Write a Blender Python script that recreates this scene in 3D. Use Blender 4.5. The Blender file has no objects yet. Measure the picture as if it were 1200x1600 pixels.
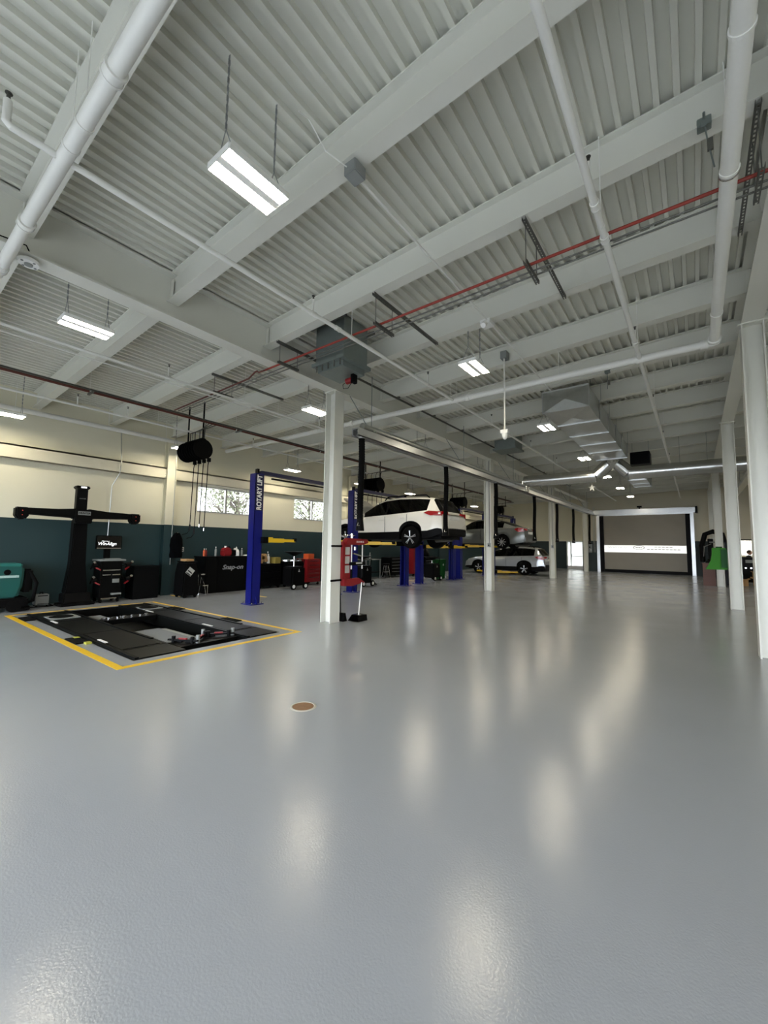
import bpy, bmesh, math, random
from mathutils import Vector, Matrix
random.seed(7)
S = bpy.context.scene
COL = S.collection
# ------------------------------------------------------------------ camera
F_PX, YAW, PIT, ROL, CAM_H = 640.02, math.radians(37.217), math.radians(4.713), math.radians(.7925), 1.55
cy_, sy_, cp_, sp_ = math.cos(YAW), math.sin(YAW), math.cos(PIT), math.sin(PIT)
fw = Vector((-sy_*cp_, cy_*cp_, sp_)); rt = Vector((cy_, sy_, 0)); up = rt.cross(fw)
cr, sr = math.cos(ROL), math.sin(ROL)
rt, up = cr*rt + sr*up, -sr*rt + cr*up
cam = bpy.data.cameras.new('camera'); cam.sensor_fit = 'HORIZONTAL'; cam.sensor_width = 36; cam.lens = 36*F_PX/1200
cam.clip_start = .05; cam.clip_end = 300
co = bpy.data.objects.new('camera', cam); COL.objects.link(co)
co.matrix_world = Matrix(((rt.x, up.x, -fw.x, 0), (rt.y, up.y, -fw.y, 0), (rt.z, up.z, -fw.z, CAM_H), (0, 0, 0, 1)))
S.camera = co
# ------------------------------------------------------------------ world, exposure
W = bpy.data.worlds.new('sky'); S.world = W; W.use_nodes = True
bg = W.node_tree.nodes['Background']; bg.inputs[0].default_value = (.84, .90, 1.0, 1); bg.inputs[1].default_value = 14
vs = S.view_settings; vs.view_transform = 'Standard'; vs.look = 'None'; vs.gamma = 1; vs.use_curve_mapping = False; vs.exposure = 0.2
LAMP = 68.0
# ------------------------------------------------------------------ materials
def lin(h):
    h = h.lstrip('#'); c = [int(h[i:i+2], 16)/255 for i in (0, 2, 4)]
    return [x/12.92 if x <= .04045 else ((x+.055)/1.055)**2.4 for x in c] + [1]
MATS = {}
def mat(name, col, rough=.5, metal=0, var=.06, scale=6, bump=0, bscale=60, emit=0, spec=.5):
    if name in MATS: return MATS[name]
    m = bpy.data.materials.new(name); m.use_nodes = True; nt = m.node_tree; b = nt.nodes['Principled BSDF']
    c = lin(col); tc = nt.nodes.new('ShaderNodeTexCoord')
    n = nt.nodes.new('ShaderNodeTexNoise'); n.inputs['Scale'].default_value = scale; n.inputs['Detail'].default_value = 4
    nt.links.new(tc.outputs['Object'], n.inputs['Vector'])
    r = nt.nodes.new('ShaderNodeMix'); r.data_type = 'RGBA'
    r.inputs[6].default_value = [x*(1-var) for x in c[:3]] + [1]; r.inputs[7].default_value = [min(1, x*(1+var)) for x in c[:3]] + [1]
    nt.links.new(n.outputs['Fac'], r.inputs[0]); nt.links.new(r.outputs[2], b.inputs['Base Color'])
    b.inputs['Roughness'].default_value = rough; b.inputs['Metallic'].default_value = metal; b.inputs['Specular IOR Level'].default_value = spec
    if emit:
        b.inputs['Emission Color'].default_value = c; b.inputs['Emission Strength'].default_value = emit
    if bump:
        n2 = nt.nodes.new('ShaderNodeTexNoise'); n2.inputs['Scale'].default_value = bscale; n2.inputs['Detail'].default_value = 3
        nt.links.new(tc.outputs['Object'], n2.inputs['Vector'])
        bp = nt.nodes.new('ShaderNodeBump'); bp.inputs['Strength'].default_value = bump; bp.inputs['Distance'].default_value = .01
        nt.links.new(n2.outputs['Fac'], bp.inputs['Height']); nt.links.new(bp.outputs[0], b.inputs['Normal'])
    MATS[name] = m; return m
def paint_mat(name, low, high, zsplit, rough=.5, spec=.4):
    """two-tone wall paint: dark dado below zsplit, light above"""
    m = mat(name, high, rough, var=.03, scale=1.5, bump=.05, bscale=40, spec=spec); nt = m.node_tree; b = nt.nodes['Principled BSDF']
    src = b.inputs['Base Color'].links[0].from_socket
    g = nt.nodes.new('ShaderNodeNewGeometry'); sx = nt.nodes.new('ShaderNodeSeparateXYZ'); nt.links.new(g.outputs['Position'], sx.inputs[0])
    gt = nt.nodes.new('ShaderNodeMath'); gt.operation = 'GREATER_THAN'; gt.inputs[1].default_value = zsplit; nt.links.new(sx.outputs['Z'], gt.inputs[0])
    mx = nt.nodes.new('ShaderNodeMix'); mx.data_type = 'RGBA'; mx.inputs[6].default_value = lin(low)
    nt.links.new(gt.outputs[0], mx.inputs[0]); nt.links.new(src, mx.inputs[7]); nt.links.new(mx.outputs[2], b.inputs['Base Color'])
    return m
def glass_mat(name, tint='#ffffff', dark=0.0, rough=.02):
    if name in MATS: return MATS[name]
    m = bpy.data.materials.new(name); m.use_nodes = True; nt = m.node_tree; nt.nodes.clear()
    o = nt.nodes.new('ShaderNodeOutputMaterial'); t = nt.nodes.new('ShaderNodeBsdfTransparent'); g = nt.nodes.new('ShaderNodeBsdfGlossy')
    c = lin(tint); t.inputs[0].default_value = [x*(1-dark) for x in c[:3]]+[1]; g.inputs['Roughness'].default_value = rough
    lw = nt.nodes.new('ShaderNodeLayerWeight'); lw.inputs[0].default_value = .5; pw = nt.nodes.new('ShaderNodeMath'); pw.operation = 'POWER'; pw.inputs[1].default_value = 4
    ma = nt.nodes.new('ShaderNodeMath'); ma.operation = 'MULTIPLY_ADD'; ma.inputs[1].default_value = .6; ma.inputs[2].default_value = .04; mx = nt.nodes.new('ShaderNodeMixShader')
    nt.links.new(lw.outputs['Facing'], pw.inputs[0]); nt.links.new(pw.outputs[0], ma.inputs[0]); nt.links.new(ma.outputs[0], mx.inputs[0]); nt.links.new(t.outputs[0], mx.inputs[1]); nt.links.new(g.outputs[0], mx.inputs[2]); nt.links.new(mx.outputs[0], o.inputs[0])
    MATS[name] = m; return m
def translucent_mat(name, col, amt=.6):
    m = bpy.data.materials.new(name); m.use_nodes = True; nt = m.node_tree; nt.nodes.clear()
    o = nt.nodes.new('ShaderNodeOutputMaterial'); d = nt.nodes.new('ShaderNodeBsdfDiffuse'); t = nt.nodes.new('ShaderNodeBsdfTranslucent'); mx = nt.nodes.new('ShaderNodeMixShader')
    n = nt.nodes.new('ShaderNodeTexNoise'); n.inputs['Scale'].default_value = 2
    r = nt.nodes.new('ShaderNodeMix'); r.data_type = 'RGBA'; c = lin(col); r.inputs[6].default_value = c; r.inputs[7].default_value = [x*.93 for x in c[:3]]+[1]
    nt.links.new(n.outputs['Fac'], r.inputs[0]); nt.links.new(r.outputs[2], d.inputs[0]); nt.links.new(r.outputs[2], t.inputs[0])
    mx.inputs[0].default_value = amt; nt.links.new(d.outputs[0], mx.inputs[1]); nt.links.new(t.outputs[0], mx.inputs[2]); nt.links.new(mx.outputs[0], o.inputs[0])
    MATS[name] = m; return m
M_STEEL = mat('white_painted_steel', '#dadad0', .42, var=.03, scale=2, bump=.04)
M_DECK = mat('painted_roof_deck', '#d6d6ca', .5, var=.05, scale=3, bump=.03)
M_PIPEW = mat('white_painted_pipe', '#e6e6e0', .35, var=.03)
M_RED = mat('red_pipe_paint', '#8e2f22', .4)
M_DARKP = mat('dark_steel_pipe', '#4a4a44', .45, .3)
M_DARKR = mat('dark_rust_pipe', '#5a2a20', .5)
M_GALV = mat('galvanised_steel', '#b9bcba', .28, .9, var=.12, scale=12)
M_GALVD = mat('dull_galvanised', '#868f8c', .45, .6, var=.12, scale=10)
M_STRUT = mat('strut_channel', '#6d6d68', .5, .6)
M_BLACK = mat('black_plastic', '#060607', .5, spec=.1)
M_BLACKM = mat('black_painted_metal', '#070809', .45, var=.1, spec=.1)
M_RUB = mat('rubber', '#060606', .8, bump=.2, bscale=200, spec=.1)
M_BLUE = mat('lift_blue_paint', '#0b1368', .35, var=.06, spec=.3)
M_DBLUE = mat('lift_label_blue', '#0c1140', .4)
M_YEL = mat('yellow_paint', '#d9b21c', .45, var=.1)
M_YLINE = mat('yellow_floor_line', '#eec11a', .45, var=.1, scale=14)
M_CHROME = mat('bright_metal', '#cfcfcf', .2, 1)
M_WHITE = mat('white_plastic', '#eeeeea', .4)
M_GREY = mat('grey_metal_box', '#8f9391', .5, .2)
M_TEAL = mat('teal_plastic', '#0e4f4a', .4, var=.08)
M_REDP = mat('red_tool_paint', '#86141a', .35)
M_GREEN = mat('green_plastic', '#2f7d10', .5, var=.05, spec=.2)
M_GREEND = mat('dark_green_plastic', '#114a1a', .5, spec=.2)
M_CARD = mat('cardboard', '#b08a5a', .8, var=.12, bump=.1)
M_ORANGE = mat('orange_plastic', '#d2592a', .45)
M_PAPER = mat('printed_paper', '#b9b9b3', .7, var=.1, scale=40)
M_LED = mat('lamp_diffuser', '#fff3da', .4, var=.0, emit=LAMP)
M_RLED = mat('red_indicator', '#ff6050', .4, emit=.7)
M_TAIL = mat('tail_light_red', '#a00e14', .15)
M_SKIN = mat('skin', '#c89a80', .6); M_HAIR = mat('hair_brown', '#2b1d14', .7)
M_ALU = mat('brushed_aluminium', '#c4c6c6', .3, .8, var=.06)
M_BROWN = mat('brown_laminate', '#6a4a42', .6)
M_GLASS = glass_mat('window_glass')
M_CARG = glass_mat('car_glass', '#20262a', .75)
MW_LEFT = paint_mat('two_tone_wall', '#22383b', '#e0dcc6', 2.09)
MW_CREAM = mat('cream_wall', '#dcd7c2', .6, var=.03, scale=1.5, bump=.04, bscale=40)
# ------------------------------------------------------------------ mesh builder
class MB:
    def __init__(s): s.v = []; s.f = []
    def add(s, vs, fs):
        o = len(s.v); s.v += [tuple(v) for v in vs]; s.f += [tuple(i+o for i in f) for f in fs]; return s
    def box(s, x0, x1, y0, y1, z0, z1):
        return s.add([(x, y, z) for z in (z0, z1) for y in (y0, y1) for x in (x0, x1)],
                     [(0, 2, 3, 1), (4, 5, 7, 6), (0, 1, 5, 4), (2, 6, 7, 3), (0, 4, 6, 2), (1, 3, 7, 5)])
    def obox(s, c, size, rot):
        """box centred at c with Matrix/Euler rotation"""
        hx, hy, hz = [q/2 for q in size]; c = Vector(c)
        return s.add([c + rot @ Vector((x, y, z)) for z in (-hz, hz) for y in (-hy, hy) for x in (-hx, hx)],
                     [(0, 2, 3, 1), (4, 5, 7, 6), (0, 1, 5, 4), (2, 6, 7, 3), (0, 4, 6, 2), (1, 3, 7, 5)])
    def bar(s, a, b, w, h=None):
        a = Vector(a); b = Vector(b); d = b-a; q = d.to_track_quat('Z', 'Y').to_matrix()
        return s.obox((a+b)/2, (w, h or w, d.length), q)
    def cyl(s, a, b, r, r2=None, n=12, caps=True):
        a = Vector(a); b = Vector(b); r2 = r if r2 is None else r2; q = (b-a).to_track_quat('Z', 'Y').to_matrix()
        vs = []
        for p, rr in ((a, r), (b, r2)):
            vs += [p + q @ Vector((rr*math.cos(2*math.pi*i/n), rr*math.sin(2*math.pi*i/n), 0)) for i in range(n)]
        fs = [(i, (i+1) % n, n+(i+1) % n, n+i) for i in range(n)]
        if caps: fs += [tuple(range(n-1, -1, -1)), tuple(range(n, 2*n))]
        return s.add(vs, fs)
    def tube(s, pts, r, n=8):
        pts = [Vector(p) for p in pts]; rings = []
        ref = None
        for i, p in enumerate(pts):
            d = (pts[min(i+1, len(pts)-1)] - pts[max(i-1, 0)]).normalized()
            if ref is None: ref = d.orthogonal().normalized()
            ref = (ref - d*ref.dot(d)).normalized(); b = d.cross(ref)
            rr = r[i] if isinstance(r, (list, tuple)) else r
            rings.append([p + rr*(ref*math.cos(2*math.pi*k/n) + b*math.sin(2*math.pi*k/n)) for k in range(n)])
        fs = []
        for i in range(len(pts)-1):
            for k in range(n): fs.append((i*n+k, i*n+(k+1) % n, (i+1)*n+(k+1) % n, (i+1)*n+k))
        fs += [tuple(range(n-1, -1, -1)), tuple(range((len(pts)-1)*n, len(pts)*n))]
        return s.add([v for r_ in rings for v in r_], fs)
    def lathe(s, prof, c, axis='Z', n=24):
        """prof: (radius, along) pairs"""
        c = Vector(c); vs = []
        for r, h in prof:
            for k in range(n):
                a = 2*math.pi*k/n; u, v = r*math.cos(a), r*math.sin(a)
                vs.append(c + Vector({'Z': (u, v, h), 'Y': (u, h, -v), 'X': (h, u, v)}[axis]))
        fs = [(i*n+k, i*n+(k+1) % n, (i+1)*n+(k+1) % n, (i+1)*n+k) for i in range(len(prof)-1) for k in range(n)]
        if prof[0][0] > 1e-4: fs.append(tuple(range(n-1, -1, -1)))
        if prof[-1][0] > 1e-4: fs.append(tuple(range((len(prof)-1)*n, len(prof)*n)))
        return s.add(vs, fs)
    def prism(s, poly, a, b, axis='Y'):
        """polygon of (u,v) extruded along axis a..b ; X:(y,z) Y:(x,z) Z:(x,y)"""
        n = len(poly)
        P = lambda u, v, h: {'X': (h, u, v), 'Y': (u, h, v), 'Z': (u, v, h)}[axis]
        return s.add([P(u, v, a) for u, v in poly] + [P(u, v, b) for u, v in poly],
                     [tuple(range(n)), tuple(range(2*n-1, n-1, -1))] + [(i, n+i, n+(i+1) % n, (i+1) % n) for i in range(n)])
    def build(s, name, m, parent=None, smooth=False, bevel=0, local=False):
        me = bpy.data.meshes.new(name)
        v = s.v
        if parent is not None and not local:
            off = wloc(parent); v = [(a-off.x, b-off.y, c-off.z) for a, b, c in v]
        me.from_pydata(v, [], s.f); me.materials.append(m)
        bm = bmesh.new(); bm.from_mesh(me); bmesh.ops.remove_doubles(bm, verts=bm.verts, dist=1e-5)
        bmesh.ops.recalc_face_normals(bm, faces=bm.faces)
        if bevel:
            es = [e for e in bm.edges if len(e.link_faces) == 2 and e.calc_face_angle(0) > .6]
            bmesh.ops.bevel(bm, geom=es, offset=bevel, segments=2, affect='EDGES', clamp_overlap=True)
        bm.to_mesh(me); bm.free()
        if smooth:
            for p in me.polygons: p.use_smooth = True
            me.set_sharp_from_angle(angle=.7)
        o = bpy.data.objects.new(name, me); COL.objects.link(o)
        if parent is not None: o.parent = parent
        return o
def wloc(o):
    v = Vector((0, 0, 0))
    while o is not None: v = v + o.location; o = o.parent
    return v
def tag(o, label, cat, group=None, kind=None):
    if label: o['label'] = label
    if cat: o['category'] = cat
    if group: o['group'] = group
    if kind: o['kind'] = kind
    return o
def thing(name, label, cat, loc=(0, 0, 0), rz=0, group=None):
    o = bpy.data.objects.new(name, None); COL.objects.link(o); o.empty_display_size = .1
    o.location = loc; o.rotation_euler = (0, 0, rz); return tag(o, label, cat, group)
def struct(o, label=None): return tag(o, label, None, None, 'structure')
def dup(root, loc=None, rz=None, label=None, group=None):
    r = root.copy(); COL.objects.link(r)
    if loc is not None: r.location = loc
    if rz is not None: r.rotation_euler = (0, 0, rz)
    if label: r['label'] = label
    if group: r['group'] = group
    for ch in list(root.children):
        c = ch.copy(); COL.objects.link(c); c.parent = r
        for g in list(ch.children):
            d = g.copy(); COL.objects.link(d); d.parent = c
    return r
def text(name, body, size, M, m, parent, shear=0, bold=0, sx=1.0, label=None):
    """flat lettering: local x = reading direction, M = 4x4 matrix relative to parent"""
    cu = bpy.data.curves.new(name, 'FONT'); cu.body = body; cu.size = size; cu.align_x = 'CENTER'; cu.align_y = 'CENTER'
    cu.shear = shear; cu.offset = bold; cu.extrude = .0008
    t = bpy.data.objects.new('tmp', cu); COL.objects.link(t)
    bpy.context.view_layer.update()
    me = bpy.data.meshes.new_from_object(t.evaluated_get(bpy.context.evaluated_depsgraph_get()))
    bpy.data.objects.remove(t); bpy.data.curves.remove(cu)
    me.transform(Matrix.Diagonal((sx, 1, 1, 1))); me.transform(M); me.materials.clear(); me.materials.append(m)
    o = bpy.data.objects.new(name, me); COL.objects.link(o); o.parent = parent
    if label: o['label'] = label
    return o
def frame(o, xdir, ydir):
    x = Vector(xdir).normalized(); y = Vector(ydir).normalized(); z = x.cross(y)
    return Matrix(((x.x, y.x, z.x, o[0]), (x.y, y.y, z.y, o[1]), (x.z, y.z, z.z, o[2]), (0, 0, 0, 1)))
ORD = ['first', 'second', 'third', 'fourth', 'fifth', 'sixth', 'seventh', 'eighth', 'ninth', 'tenth']
# ------------------------------------------------------------------ key dimensions
XW, XE, YB, YF = -12.8, 7.6, 31.4, -4.6           # left wall, right wall, far wall, wall behind the camera
XG, XR = -5.95, .82                                # girder / column lines
SL = .032
def roofz(x): return 5.42 + SL*(x+5.87)            # underside of the deck
BEAM_Y = [2.65+1.66*k for k in range(-4, 18)]
COL_L = [6.07, 14.15, 22.4, 30.6]; COL_R = [8.24, 14.42, 22.95, 30.6]
PIT = (-11.25, -5.93, 2.42, 4.8)
# ------------------------------------------------------------------ floor
def floor_mat():
    m = mat('grey_epoxy_floor', '#a0a4a9', .2, var=.05, scale=.9); nt = m.node_tree; b = nt.nodes['Principled BSDF']
    tc = nt.nodes.new('ShaderNodeTexCoord')
    n = nt.nodes.new('ShaderNodeTexNoise'); n.inputs['Scale'].default_value = 95; n.inputs['Detail'].default_value = 2; nt.links.new(tc.outputs['Object'], n.inputs['Vector'])
    n2 = nt.nodes.new('ShaderNodeTexNoise'); n2.inputs['Scale'].default_value = 1.3; n2.inputs['Detail'].default_value = 4; nt.links.new(tc.outputs['Object'], n2.inputs['Vector'])
    mr = nt.nodes.new('ShaderNodeMapRange'); mr.inputs[3].default_value = .12; mr.inputs[4].default_value = .24; nt.links.new(n2.outputs['Fac'], mr.inputs[0]); nt.links.new(mr.outputs[0], b.inputs['Roughness'])
    bp = nt.nodes.new('ShaderNodeBump'); bp.inputs['Strength'].default_value = .2; bp.inputs['Distance'].default_value = .004
    nt.links.new(n.outputs['Fac'], bp.inputs['Height'])
    n3 = nt.nodes.new('ShaderNodeTexNoise'); n3.inputs['Scale'].default_value = 4.5; n3.inputs['Detail'].default_value = 3; nt.links.new(tc.outputs['Object'], n3.inputs['Vector'])
    b2 = nt.nodes.new('ShaderNodeBump'); b2.inputs['Strength'].default_value = .035; b2.inputs['Distance'].default_value = .02
    nt.links.new(n3.outputs['Fac'], b2.inputs['Height']); nt.links.new(b2.outputs[0], bp.inputs['Normal']); nt.links.new(bp.outputs[0], b.inputs['Normal'])
    return m
MF = floor_mat()
f = MB(); x0, x1, y0, y1 = PIT
f.box(XW-.3, x0, YF-.3, 34.2, -.3, 0).box(x1, XE+.3, YF-.3, 34.2, -.3, 0).box(x0, x1, YF-.3, y0, -.3, 0).box(x0, x1, y1, 34.2, -.3, 0).box(x0, x1, y0, y1, -.32, -.3)
floor = struct(f.build('floor', MF), 'glossy grey epoxy-painted shop floor')
# ------------------------------------------------------------------ walls
WIN = [(6.86, 8.98), (10.87, 12.99), (14.95, 17.07), (18.95, 21.07)]
WZ0, WZ1 = 2.56, 3.44
w = MB(); ya = YF-.3
for a, b in WIN + [(34.2, 34.2)]:
    w.box(XW-.25, XW, ya, a, -.3, 5.6)
    if b > a: w.box(XW-.25, XW, a, b, -.3, WZ0).box(XW-.25, XW, a, b, WZ1, 5.6)
    ya = b
wl = struct(w.build('wall_left', MW_LEFT), 'two-tone side wall, cream over dark teal')
PIL = [-2.4, 5.9, 14.1, 22.4, 30.6]
for i in range(len(PIL)-1):                        # girt rails along the wall between the wall columns
    a, b = PIL[i]+.14, PIL[i+1]-.14
    MB().box(XW, XW+.16, a, b, 3.77, 3.81).box(XW, XW+.02, a, b, 3.47, 3.81).box(XW, XW+.16, a, b, 3.47, 3.49).box(XW+.14, XW+.16, a, b, 3.47, 3.81).build('wall_girt', MW_CREAM, wl)
for i, p in enumerate(PIL):
    MB().box(XW, XW+.02, p-.14, p+.14, 0, 4.75).box(XW+.2, XW+.225, p-.14, p+.14, 0, 4.75).box(XW+.02, XW+.2, p-.012, p+.012, 0, 4.75).build('wall_column', MW_LEFT, wl)
    for s in (-1, 1):
        for k in range(4): MB().cyl((XW+.155, p+s*.16, 3.53+.075*k), (XW+.18, p+s*.16, 3.53+.075*k), .014, n=6).build('bolt', M_STEEL, wl)
for i, (a, b) in enumerate(WIN):
    wn = bpy.data.objects.new('window_%d' % (i+1), None); COL.objects.link(wn); wn.location = (XW, a, WZ0); struct(wn, 'high strip window with two panes, %s along the side wall' % ORD[i])
    fr = MB(); mid = (a+b)/2; X0, X1 = XW-.16, XW-.08
    fr.box(X0, X1, a, b, WZ0, WZ0+.05).box(X0, X1, a, b, WZ1-.05, WZ1).box(X0, X1, a, a+.05, WZ0, WZ1).box(X0, X1, b-.05, b, WZ0, WZ1).box(X0, X1, mid-.03, mid+.03, WZ0, WZ1)
    fr.build('window_frame', M_ALU, wn)
    for p, q in ((a+.05, mid-.03), (mid+.03, b-.05)): MB().box(XW-.125, XW-.118, p, q, WZ0+.05, WZ1-.05).build('pane', M_GLASS, wn)
    MB().box(XW-.08, XW+.01, a, b, WZ0-.02, WZ0).build('window_sill', MW_CREAM, wn)
# far wall: main plane at YB right of x=-6.3, a recess beyond it on the left with a glazed door
DX0, DX1, DZ = -5.28, -.12, 3.86
MW_FAR = paint_mat('two_tone_far_wall', '#2c3739', '#cfc9b4', 2.09, .6)
w = MB().box(-6.3, DX0, YB, YB+.25, -.3, 5.9).box(DX1, 2.0, YB, YB+.25, -.3, 5.9).box(DX0, DX1, YB, YB+.25, DZ, 5.9).box(-6.3, -6.05, YB+.25, 33.9, -.3, 5.9)
w.box(2.0, 3.4, YB, YB+.25, -.3, .9).box(2.0, 3.4, YB, YB+.25, 2.2, 5.9).box(3.4, XE+.3, YB, YB+.25, -.3, 5.9)
wb = struct(w.build('wall_back', MW_FAR), 'far end wall around the roll-up door')
G0, G1, GZ = -7.95, -6.75, 2.12
w = MB().box(XW-.25, G0, 33.9, 34.15, -.3, 5.9).box(G1, -6.05, 33.9, 34.15, -.3, 5.9).box(G0, G1, 33.9, 34.15, GZ, 5.9)
struct(w.build('wall_alcove', paint_mat('two_tone_alcove', '#26383b', '#e6e0c8', 2.09)), 'cream and teal alcove wall beside the glass door')
d2 = bpy.data.objects.new('door_2', None); COL.objects.link(d2); d2.location = ((G0+G1)/2, 33.9, 0); struct(d2, 'bright glazed exit door with white frame')
MB().box(G0, G0+.07, 33.85, 34.0, 0, GZ).box(G1-.07, G1, 33.85, 34.0, 0, GZ).box(G0, G1, 33.85, 34.0, GZ-.07, GZ).box(G0, G1, 33.85, 34.0, 0, .22).box(G0+.28, G0+.34, 33.85, 34, .22, GZ-.07).box(G0+.34, G1-.07, 33.88, 33.97, .93, .97).build('door_frame', M_WHITE, d2)
MFROST = translucent_mat('frosted_glass', '#f6f6f2', .4)
for a, b in ((G0+.07, G0+.28), (G0+.34, G1-.07)): MB().box(a, b, 33.93, 33.94, .22, GZ-.07).build('pane', MFROST, d2)
MB().box(G0+.37, G0+.39, 33.8, 33.88, .95, 1.15).build('door_handle', M_CHROME, d2)
# office window in the far wall, right bay
w5 = bpy.data.objects.new('window_5', None); COL.objects.link(w5); w5.location = (2.7, YB, .9); struct(w5, 'office window with dark frame in the far wall')
MB().box(2.0, 3.4, YB-.02, YB+.1, .9, .95).box(2.0, 3.4, YB-.02, YB+.1, 2.14, 2.2).box(2.0, 2.06, YB-.02, YB+.1, .9, 2.2).box(3.34, 3.4, YB-.02, YB+.1, .9, 2.2).box(2.6, 2.64, YB-.02, YB+.1, .9, 2.2).build('window_frame', M_BLACK, w5)
for a, b in ((2.06, 2.6), (2.64, 3.34)): MB().box(a, b, YB+.04, YB+.046, .95, 2.14).build('pane', M_GLASS, w5)
# office room behind that window
struct(MB().box(1.2, 5.2, 34.0, 34.2, -.3, 3).box(1.0, 1.2, YB+.25, 34.2, -.3, 3).box(5.2, 5.4, YB+.25, 34.2, -.3, 3).box(1, 5.4, YB+.25, 34.2, 2.8, 3).build('wall_office', MW_CREAM), 'cream office room beyond the far wall')
struct(MB().box(XE, XE+.25, YF-.3, YB+.25, -.3, 6.2).build('wall_right', MW_CREAM), 'cream wall of the right-hand bay')
# wall behind the camera with three open bay doors to the daylight
OPN = [(-12.2, -8.6), (-7.8, -4.2), (-3.4, .2), (1.0, 3.8), (4.4, 7.2)]
w = MB(); xa = XW-.25
for a, b in OPN + [(XE+.25, XE+.25)]:
    w.box(xa, a, YF-.25, YF, -.3, 6.2)
    if b > a: w.box(a, b, YF-.25, YF, 2.95, 6.2)
    xa = b
struct(w.build('wall_front', MW_CREAM), 'cream wall with open vehicle bays behind the viewer')
# ------------------------------------------------------------------ roof: slab, deck sheets, beams, girders
cs = MB(); za, zb = roofz(XW-.25)+.062, roofz(XE+.25)+.062
cs.prism([(XW-.25, za), (XE+.25, zb), (XE+.25, zb+.25), (XW-.25, za+.25)], YF-.25, 34.2, 'Y')
ceil = struct(cs.build('ceiling', M_DECK), 'white corrugated steel roof deck on painted beams')
PITCH = .1524
def deck_sheet():
    m = MB(); pts = []
    for k in range(6):
        x = k*PITCH
        pts += [(x, 0), (x+.046, 0), (x+.053, .056), (x+.1454, .056)]
    pts.append((6*PITCH, 0))
    n = len(pts); vs = [(x, 0, z+SL*x) for x, z in pts] + [(x, 1, z+SL*x) for x, z in pts]
    m.add(vs, [(i, i+1, n+i+1, n+i) for i in range(n-1)]); return m
proto = None
cuts = [YF, BEAM_Y[4], BEAM_Y[9], BEAM_Y[14], 34]
i = 0
while XW + i*6*PITCH < XE:
    x = XW + i*6*PITCH
    for a, b in zip(cuts[:-1], cuts[1:]):
        if proto is None: o = proto = deck_sheet().build('deck_sheet', M_DECK, ceil, local=True)
        else: o = proto.copy(); COL.objects.link(o)
        o.location = (x, a, roofz(x)); o.scale = (1, b-a, 1)
    i += 1
def ibeam_profile(h, fw_, tf, tw):
    a, b = fw_/2, tw/2
    return [(-a, 0), (a, 0), (a, tf), (b, tf), (b, h-tf), (a, h-tf), (a, h), (-a, h), (-a, h-tf), (-b, h-tf), (-b, tf), (-a, tf)]
def beam_mesh(xa, xb):
    m = MB(); pr = ibeam_profile(.40, .17, .016, .01); n = len(pr)
    vs = [(x, u, roofz(x)-.40+v) for x in (xa, xb) for u, v in pr]
    m.add(vs, [tuple(range(n-1, -1, -1)), tuple(range(n, 2*n))] + [(i, (i+1) % n, n+(i+1) % n, n+i) for i in range(n)]); return m
for xa, xb in ((XW, XG-.012), (XG+.012, XR-.012), (XR+.012, XE)):
    p = None
    for y in BEAM_Y:
        if p is None: o = p = beam_mesh(xa, xb).build('roof_beam', M_STEEL, ceil, local=True)
        else: o = p.copy(); COL.objects.link(o)
        o.location = (0, y, 0)
for xg, z0, h in ((XG, 4.76, roofz(XG)-4.76), (XR, 5.03, roofz(XR)-5.03)):
    m = MB(); m.prism([(xg+u, z0+v) for u, v in ibeam_profile(h, .26, .022, .014)], YF, 31.4 if xg > 0 else 33.9, 'Y'); m.build('roof_girder', M_STEEL, ceil)
    for y in BEAM_Y:                                # stiffener plates and bolts where beams frame in
        for s in (-1, 1): MB().box(xg+s*.05-.04, xg+s*.05+.04, y-.035, y-.025, z0+.3, z0+h-.06).build('clip_plate', M_STEEL, ceil)
# ------------------------------------------------------------------ columns
def column(x, y, top, label):
    t = thing('steel_column', label, 'column', (x, y, 0), group='white steel roof columns')
    MB().box(x-.135, x-.115, y-.135, y+.135, 0, top).box(x+.115, x+.135, y-.135, y+.135, 0, top).box(x-.115, x+.115, y-.007, y+.007, 0, top).build('shaft', M_STEEL, t)
    MB().box(x-.17, x+.17, y-.15, y+.15, top-.02, top).build('cap_plate', M_STEEL, t)
    return t
for i, y in enumerate(COL_L):
    column(XG, y, 4.76, ['white steel column nearest the alignment bay, with the red compressor strapped on', 'white steel column between the two lifted cars', 'white steel column behind the silver wagon', 'white steel column at the far end beside the glass door'][i])
for y in COL_L[1:3]:
    t = [o for o in COL.objects if o.name.startswith('steel_column') and abs(o.location.y-y) < .01 and o.location.x < 0][0]
    MB().cyl((XG+.02, y-.03, 1.7), (XG+.02, y-.03, 4.7), .014, n=8).build('conduit', M_GREY, t); bx_ = MB().box(XG-.04, XG+.06, y-.06, y-.01, 1.55, 1.7).build('outlet_box', M_GREY, t); MB().cyl((XG+.01, y-.06, 1.62), (XG+.01, y-.075, 1.62), .025, n=10).build('socket', M_BLACK, bx_)
for i, y in enumerate(COL_R):
    column(XR, y, 5.03, ['tall white steel column at the right edge of the picture', 'white steel column with the green tank hung on it', 'white steel column beside the brown cabinet', 'white steel column nearest the far wall on the right row'][i])
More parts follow.
